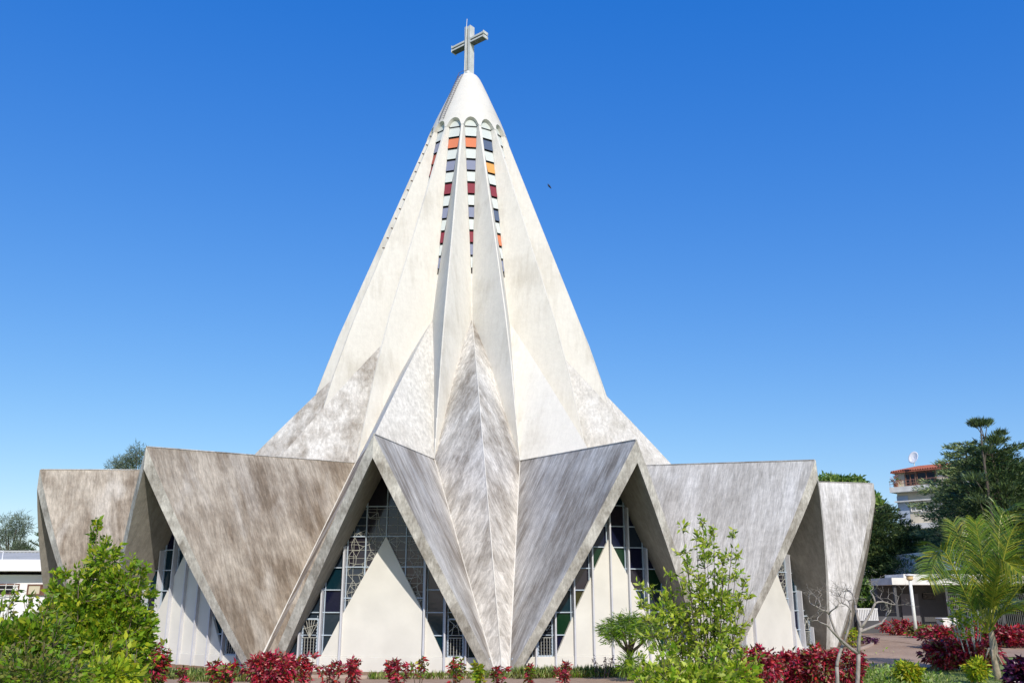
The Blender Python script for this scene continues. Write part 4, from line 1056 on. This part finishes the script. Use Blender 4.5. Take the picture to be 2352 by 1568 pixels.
# cream apartment house on the right, its front running towards the viewer
c0 = at(2062, 1150, 84); gz = ground(c0.x, c0.y); be = radians(48)
u = Vector((cos(be), -sin(be), 0)); bk = Vector((sin(be), cos(be), 0)); lf = bk.copy()
c0.z = gz
root = empty('apartment_house', c0, 'cream apartment house with red tiled roof and balcony rising above the trees', 'house')
def AZ(py): return at(2080, py, 82.5).z
LEN = 7
def foot_poly(off=0, loff=0): 
    a = c0-bk*off-u*loff; b = c0+u*LEN-bk*off; return [a, b, b+bk*8, c0+lf*7-u*loff]
def slab(mb, fp, z0, z1, mi=0):
    n = len(fp); mb.add([(p.x, p.y, z0) for p in fp]+[(p.x, p.y, z1) for p in fp], [tuple(range(n))[::-1], tuple(range(n, 2*n))]+[(i, (i+1) % n, n+(i+1) % n, n+i) for i in range(n)], mi)
mb = MB(); slab(mb, foot_poly(), gz-.2, AZ(1078)); pl(root, mb, 'wall', CRM)
mb = MB(); slab(mb, foot_poly(-.3, -.0)[:2]+foot_poly(0, .05)[2:], gz, gz+.1)
mb = MB(); a = c0-u*.04-bk*.03; mb.add([a+Vector((0, 0, 0)), a+u*.9, a+u*.9+Vector((0, 0, AZ(1135)-gz)), a+Vector((0, 0, AZ(1135)-gz))], [(0, 1, 2, 3)]); pl(root, mb, 'shaded_side_panel', BLU)  # flat panel for the shaded left side; shade is put into its blue
mb = MB(); slab(mb, foot_poly(.75, .25), AZ(1128), AZ(1116)); slab(mb, foot_poly(.45, .1), AZ(1150), AZ(1147.5)); pl(root, mb, 'balcony_slab', TRIM)
mb = MB(); slab(mb, foot_poly(1.3, .3), AZ(1215), AZ(1203)); pl(root, mb, 'terrace_slab', TRIM)
# roof : pitched, tiled
mb = MB(); ze, zr = AZ(1080), AZ(1056); A_ = c0-bk*.35-u*.2; B_ = c0+u*(LEN+.5)-bk*.35; C_ = B_+bk*4.4; D_ = A_+bk*4.4+u*.6; nt_ = 40
for i in range(nt_):
    p0, p1 = A_.lerp(B_, i/nt_), A_.lerp(B_, (i+1)/nt_); q0, q1 = D_.lerp(C_, i/nt_), D_.lerp(C_, (i+1)/nt_)
    for p in (p0, p1): p.z = ze
    for p in (q0, q1): p.z = zr
    pm, qm = p0.lerp(p1, .5), q0.lerp(q1, .5); pm.z += .10; qm.z += .10
    mb.poly([p0, pm, qm, q0]); mb.poly([pm, p1, q1, qm])
Ab, Bb = A_+bk*9.2, B_+bk*9.2
mb.poly([(D_.x, D_.y, zr), (C_.x, C_.y, zr), (Bb.x, Bb.y, ze), (Ab.x, Ab.y, ze)]); mb.poly([(A_.x, A_.y, ze), (D_.x, D_.y, zr), (Ab.x, Ab.y, ze)])
a_, b_ = A_.copy(), B_.copy(); mb.quad((a_.x, a_.y, ze-.1), (b_.x, b_.y, ze-.1), (b_.x, b_.y, ze), (a_.x, a_.y, ze)); mb.quad((a_.x, a_.y, ze-.08), (b_.x, b_.y, ze-.08), (Bb.x, Bb.y, ze-.08), (Ab.x, Ab.y, ze-.08))
rf = pl(root, mb, 'roof', TILE)
def on_front(s, z, off=.03): p = c0+u*s-bk*off; return Vector((p.x, p.y, z))
for (s0, s1, t0, t1, mm) in ((.85, 1.6, 1113, 1086, 0), (1.75, 3.2, 1111, 1085, 0), (4.2, 6.2, 1108, 1084, 0), (1.0, 1.7, 1172, 1154, 1), (1.75, 2.2, 1174, 1153, 0), (2.25, 3.4, 1174, 1152, 1)):
    mb = MB(); mb.quad(on_front(s0, AZ(t0)), on_front(s1, AZ(t0)), on_front(s1, AZ(t1)), on_front(s0, AZ(t1)), mm)
    g = pl(root, mb, 'window', [DGL, CURT]); mb = MB()
    for s_ in (s0, (s0+s1)/2, s1): mb.bar(on_front(s_, AZ(t0), .06), on_front(s_, AZ(t1), .06), .10, .06)
    for z in (AZ(t0), AZ(t1)): mb.bar(on_front(s0, z, .06), on_front(s1, z, .06), .08, .10)
    f = mb.build('window_frame', BRN if t0 < 1130 else TRIM, g); f.matrix_parent_inverse = Matrix(); 
mb = MB(); zt1, zb1 = AZ(1102), AZ(1116)
for i in range(36): p = c0-bk*.7-u*.2+u*(i*.32); mb.bar((p.x, p.y, zb1), (p.x, p.y, zt1), .02, .02)
for z in (zt1, (zt1+zb1)/2): p = c0-bk*.7-u*.2; q = c0-bk*.7+u*LEN; mb.bar((p.x, p.y, z), (q.x, q.y, z), .035, .035)
pl(root, mb, 'balcony_railing', plain('rusty_pink_iron', (.30, .14, .11), .7))
# potted plant on the balcony
b = c0-bk*.5+u*.2; pot = Vector((b.x, b.y, AZ(1116)))
pr_ = empty('potted_plant', pot, 'pinkish flowering potted plant on the corner of the balcony', 'plant')
mb = MB(); mb.lathe([(.12, 0), (.18, .3), (.16, .3), (0, .28)], 10, pot); pl(pr_, mb, 'pot', plain('terracotta', (.35, .15, .09), .8))
p, d_ = lobe_pts(pot+Vector((0, 0, .55)), (.35, .35, .32), 200, .3); leaves('foliage', p, d_, .14, [LRP, LRG, LG2], pr_)
# satellite dish
dp = at(2099, 1062, 82); dc = at(2099, 1051, 82)
rt = empty('satellite_dish', dp, 'white satellite dish standing on the red tiled roof', 'satellite dish')
mb = MB(); aim = (Vector((-.75, -.45, .35))).normalized(); X = aim.cross(Vector((0, 0, 1))).normalized(); Y2 = X.cross(aim)
rows_ = []
for j in range(6):
    r = .52*j/5; 
    rows_.append([dc+X*(r*cos(a)*.8)+Y2*(r*sin(a)*1.0)+aim*(r*r*.4) for a in [2*pi*q/20 for q in range(20)]])
vs = [v for r_ in rows_ for v in r_]; mb.add(vs, [(j*20+q, j*20+(q+1) % 20, (j+1)*20+(q+1) % 20, (j+1)*20+q) for j in range(5) for q in range(20)])
sd_ = pl(rt, mb, 'dish', plain('dish_white', (.8, .8, .82), .4), smooth=True); so = sd_.modifiers.new('s', 'SOLIDIFY'); so.thickness = .02
mb = MB(); mb.tube([dp-Vector((0, 0, .25)), dc-aim*.05], .035, 6); mb.tube([dc-Y2*.45, dc+aim*.45], .012, 4); pl(rt, mb, 'mount', WIRON)

# white terrace house behind the palm, mostly hidden by trees
o = at(2180, 1400, 62); gz = ground(o.x, o.y)
root = empty('terrace_house', (o.x+4, o.y, gz), 'white terraced house with slatted balcony half hidden behind the palm', 'house')
mb = MB(); xa = at(2175, 1300, 62).x; xe = xa+12
mb.box((xa, o.y, gz-.2), (xe, o.y+7, at(2200, 1262, 62).z)); pl(root, mb, 'wall', WHT)
mb = MB(); zt1, zb1 = at(2200, 1266, 61).z, at(2200, 1298, 61).z
mb.box((xa-.3, o.y-1.3, zb1-.25), (xe, o.y-.02, zb1)); pl(root, mb, 'balcony_slab', WHT)
mb = MB()
for i in range(70): x = xa-.2+i*.17; mb.box((x, o.y-1.26, zb1), (x+.06, o.y-1.22, zt1))
mb.box((xa-.3, o.y-1.28, zt1), (xe, o.y-1.2, zt1+.08)); pl(root, mb, 'balcony_railing', WIRON)
mb = MB(); mb.box((xa+.8, o.y-.05, zb1), (xa+3, o.y-.02, zt1+.9)); mb.box((xa+4.2, o.y-.05, gz+.2), (xa+6, o.y-.02, zb1-.6)); pl(root, mb, 'window', DGL)

# low flat roofed annex with deep shade
o = at(2056, 1400, 58); gz = ground(o.x, o.y)
root = empty('flat_roofed_annex', (o.x+4, o.y+2, gz), 'low annex with a white fascia over a deep shaded porch, behind the lamp post', 'building')
zf0, zf1 = at(2100, 1342, 58).z, at(2100, 1326, 58).z; xe = o.x+9
mb = MB(); mb.box((o.x, o.y, zf0), (xe, o.y+2.6, zf1)); mb.box((o.x+.8, o.y+.25, zf1), (xe-.5, o.y+2.5, zf1+.2)); pl(root, mb, 'roof', TRIM)
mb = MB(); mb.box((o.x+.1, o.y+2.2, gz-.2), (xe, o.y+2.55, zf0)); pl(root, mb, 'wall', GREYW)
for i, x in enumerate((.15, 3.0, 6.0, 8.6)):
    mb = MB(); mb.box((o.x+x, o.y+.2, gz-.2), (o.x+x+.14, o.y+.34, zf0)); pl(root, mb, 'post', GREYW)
mb = MB()
for i in range(46): x = o.x+3.2+i*.11; mb.box((x, o.y+.22, gz), (x+.025, o.y+.25, zf0-.5))
for z in (zf0-.5, zf0-1.3, gz+.3): mb.box((o.x+3.1, o.y+.20, z), (o.x+8.7, o.y+.26, z+.05))
pl(root, mb, 'grille', plain('grey_iron', (.12, .12, .12), .6))
mb = MB(); mb.box((o.x+1.4, o.y+2.1, gz+.0), (o.x+2.4, o.y+2.19, gz+2.05)); pl(root, mb, 'door', plain('grey_door_paint', (.14, .135, .15), .7))
mb = MB(); mb.box((o.x+2.7, o.y+2.1, gz+1.75), (o.x+3.4, o.y+2.19, gz+2.1)); pl(root, mb, 'window', DGL)

# white railing seen through the bare tree
o = at(1966, 1395, 57); gz = ground(o.x, o.y)
root = empty('white_railing', (o.x+1, o.y, gz), 'small white railing on a dark wall, seen through the bare tree beside the last gable', 'fence')
x1 = at(2016, 1395, 57).x; zt1 = at(1990, 1396, 57).z; zb1 = at(1990, 1424, 57).z
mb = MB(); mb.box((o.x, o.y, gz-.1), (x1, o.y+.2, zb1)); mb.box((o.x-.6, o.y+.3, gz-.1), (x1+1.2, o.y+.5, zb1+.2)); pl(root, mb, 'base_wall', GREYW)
mb = MB(); nb_ = 13
for i in range(nb_): x = o.x+(x1-o.x)*(i+.5)/nb_; mb.box((x-.03, o.y+.03, zb1), (x+.03, o.y+.08, zt1))
for z in (zt1, zb1+.02): mb.box((o.x, o.y+.02, z-.06), (x1, o.y+.1, z))
pl(root, mb, 'rails', WIRON)

# lamp post
b = on_ground(2110, 50); root = empty('lamp_post', b, 'white lamp post with a small drum lantern at the far end of the paved yard', 'lamp post')
topz = at(2090, 1332, 50).z
mb = MB(); mb.tube([b-Vector((0, 0, .1)), Vector((b.x, b.y, topz))], [.085, .07], 10); pl(root, mb, 'post', plain('lamp_post_paint', (.74, .76, .72), .5, var=.05), smooth=True)
mb = MB(); mb.lathe([(0, -.02), (.1, 0), (.15, .05), (.15, .20), (.0, .21)], 14, (b.x, b.y, topz)); h = pl(root, mb, 'lantern', plain('amber_diffuser', (.62, .45, .22), .4))
mb = MB(); mb.lathe([(.17, .19), (.2, .22), (.17, .27), (0, .30)], 14, (b.x, b.y, topz)); pl(root, mb, 'lantern_cap', WIRON)

# white masonry block among the bushes
b = on_ground(2186, 50); root = MB(); root.box((b.x-.38, b.y-.3, b.z-.1), (b.x+.38, b.y+.3, at(2186, 1421, 50).z)); root.box((b.x-.42, b.y-.34, at(2186, 1421, 50).z), (b.x+.42, b.y+.34, at(2186, 1418, 50).z))
o = root.build('masonry_block', TRIM, bevel=.03); tag(o, 'plain white masonry block between the bushes behind the hedge', 'block')

# bird
bp_ = at(1262, 428, 62); X = Vector((1, 0, 0))
mb = MB()
body = [bp_+Vector((.0, -.0, 0))+Vector((.22, .0, -.30))*t for t in (-.5, -.3, 0, .3, .55)]
mb.tube(body, [.015, .045, .06, .04, .01], 7)
for s_ in (-1, 1):
    sd = Vector((.35, .75, .35)).normalized()*s_; fw = Vector((-.22, 0, .30)).normalized()*.1
    p0, p1, p2 = bp_, bp_+sd*.28+fw*.8+Vector((-.10*s_, 0, .04)), bp_+sd*.55-fw*.4+Vector((-.28 if s_ > 0 else .10, 0, .02))
    mb.add([p0+fw, p1+fw, p2, p1-fw*.8, p0-fw], [(0, 1, 3, 4), (1, 2, 3)])
tag(mb.build('bird', plain('dark_feathers', (.03, .03, .035), .8)), 'small dark bird gliding in the blue sky right of the spire', 'bird')

# ------------------------------------------------------------------ light
SUN_AZ = radians(14)       # to the right of the direction from the church to the camera
SUN_EL = radians(37)
sv = Vector((sin(SUN_AZ)*cos(SUN_EL), -cos(SUN_AZ)*cos(SUN_EL), sin(SUN_EL)))
ld = bpy.data.lights.new('sun', 'SUN'); ld.energy = 3.6; ld.angle = radians(.5); ld.color = (1, .92, .80)
sun = bpy.data.objects.new('sun', ld); COL.objects.link(sun); sun.rotation_euler = sv.to_track_quat('Z', 'Y').to_euler()
w = bpy.data.worlds.new('World'); SC.world = w; w.use_nodes = True; N = w.node_tree.nodes; L = w.node_tree.links
sky = N.new('ShaderNodeTexSky'); sky.sky_type = 'NISHITA'; sky.sun_disc = False
sky.sun_elevation = SUN_EL; sky.sun_rotation = pi-SUN_AZ
sky.air_density = 1.0; sky.dust_density = .4; sky.ozone_density = 2.5; sky.altitude = 0
hs = N.new('ShaderNodeHueSaturation'); hs.inputs['Saturation'].default_value = 1.15
L.new(sky.outputs[0], hs.inputs['Color']); tint = N.new('ShaderNodeMix'); tint.data_type = 'RGBA'; tint.blend_type = 'MULTIPLY'; tint.inputs['Factor'].default_value = 1; tint.inputs['B'].default_value = (.82, .90, 1.22, 1)
L.new(hs.outputs[0], tint.inputs['A']); 
# deepen the blue of the clear sky channel by channel
sp = N.new('ShaderNodeSeparateColor'); cbn = N.new('ShaderNodeCombineColor'); L.new(tint.outputs['Result'], sp.inputs[0])
def mth(op, a, b, src):
    m = N.new('ShaderNodeMath'); m.operation = op; L.new(src, m.inputs[0]); m.inputs[1].default_value = b
    if op == 'MULTIPLY_ADD': m.inputs[1].default_value = a; m.inputs[2].default_value = b
    return m.outputs[0]
r_ = mth('MAXIMUM', 0, .02, mth('MULTIPLY_ADD', .85, -.27, sp.outputs[0]))
g_ = mth('MULTIPLY', 0, .875, mth('POWER', 0, .9, sp.outputs[1]))
b_ = mth('MULTIPLY', 0, 2.2, mth('POWER', 0, .42, sp.outputs[2]))
for i, c in enumerate((r_, g_, b_)): L.new(c, cbn.inputs[i])
L.new(cbn.outputs[0], N['Background'].inputs['Color']); N['Background'].inputs['Strength'].default_value = .15
SC.view_settings.view_transform = 'Standard'; SC.view_settings.look = 'None'; SC.view_settings.exposure = .25; SC.view_settings.gamma = 1
SC.cycles.max_bounces = 6
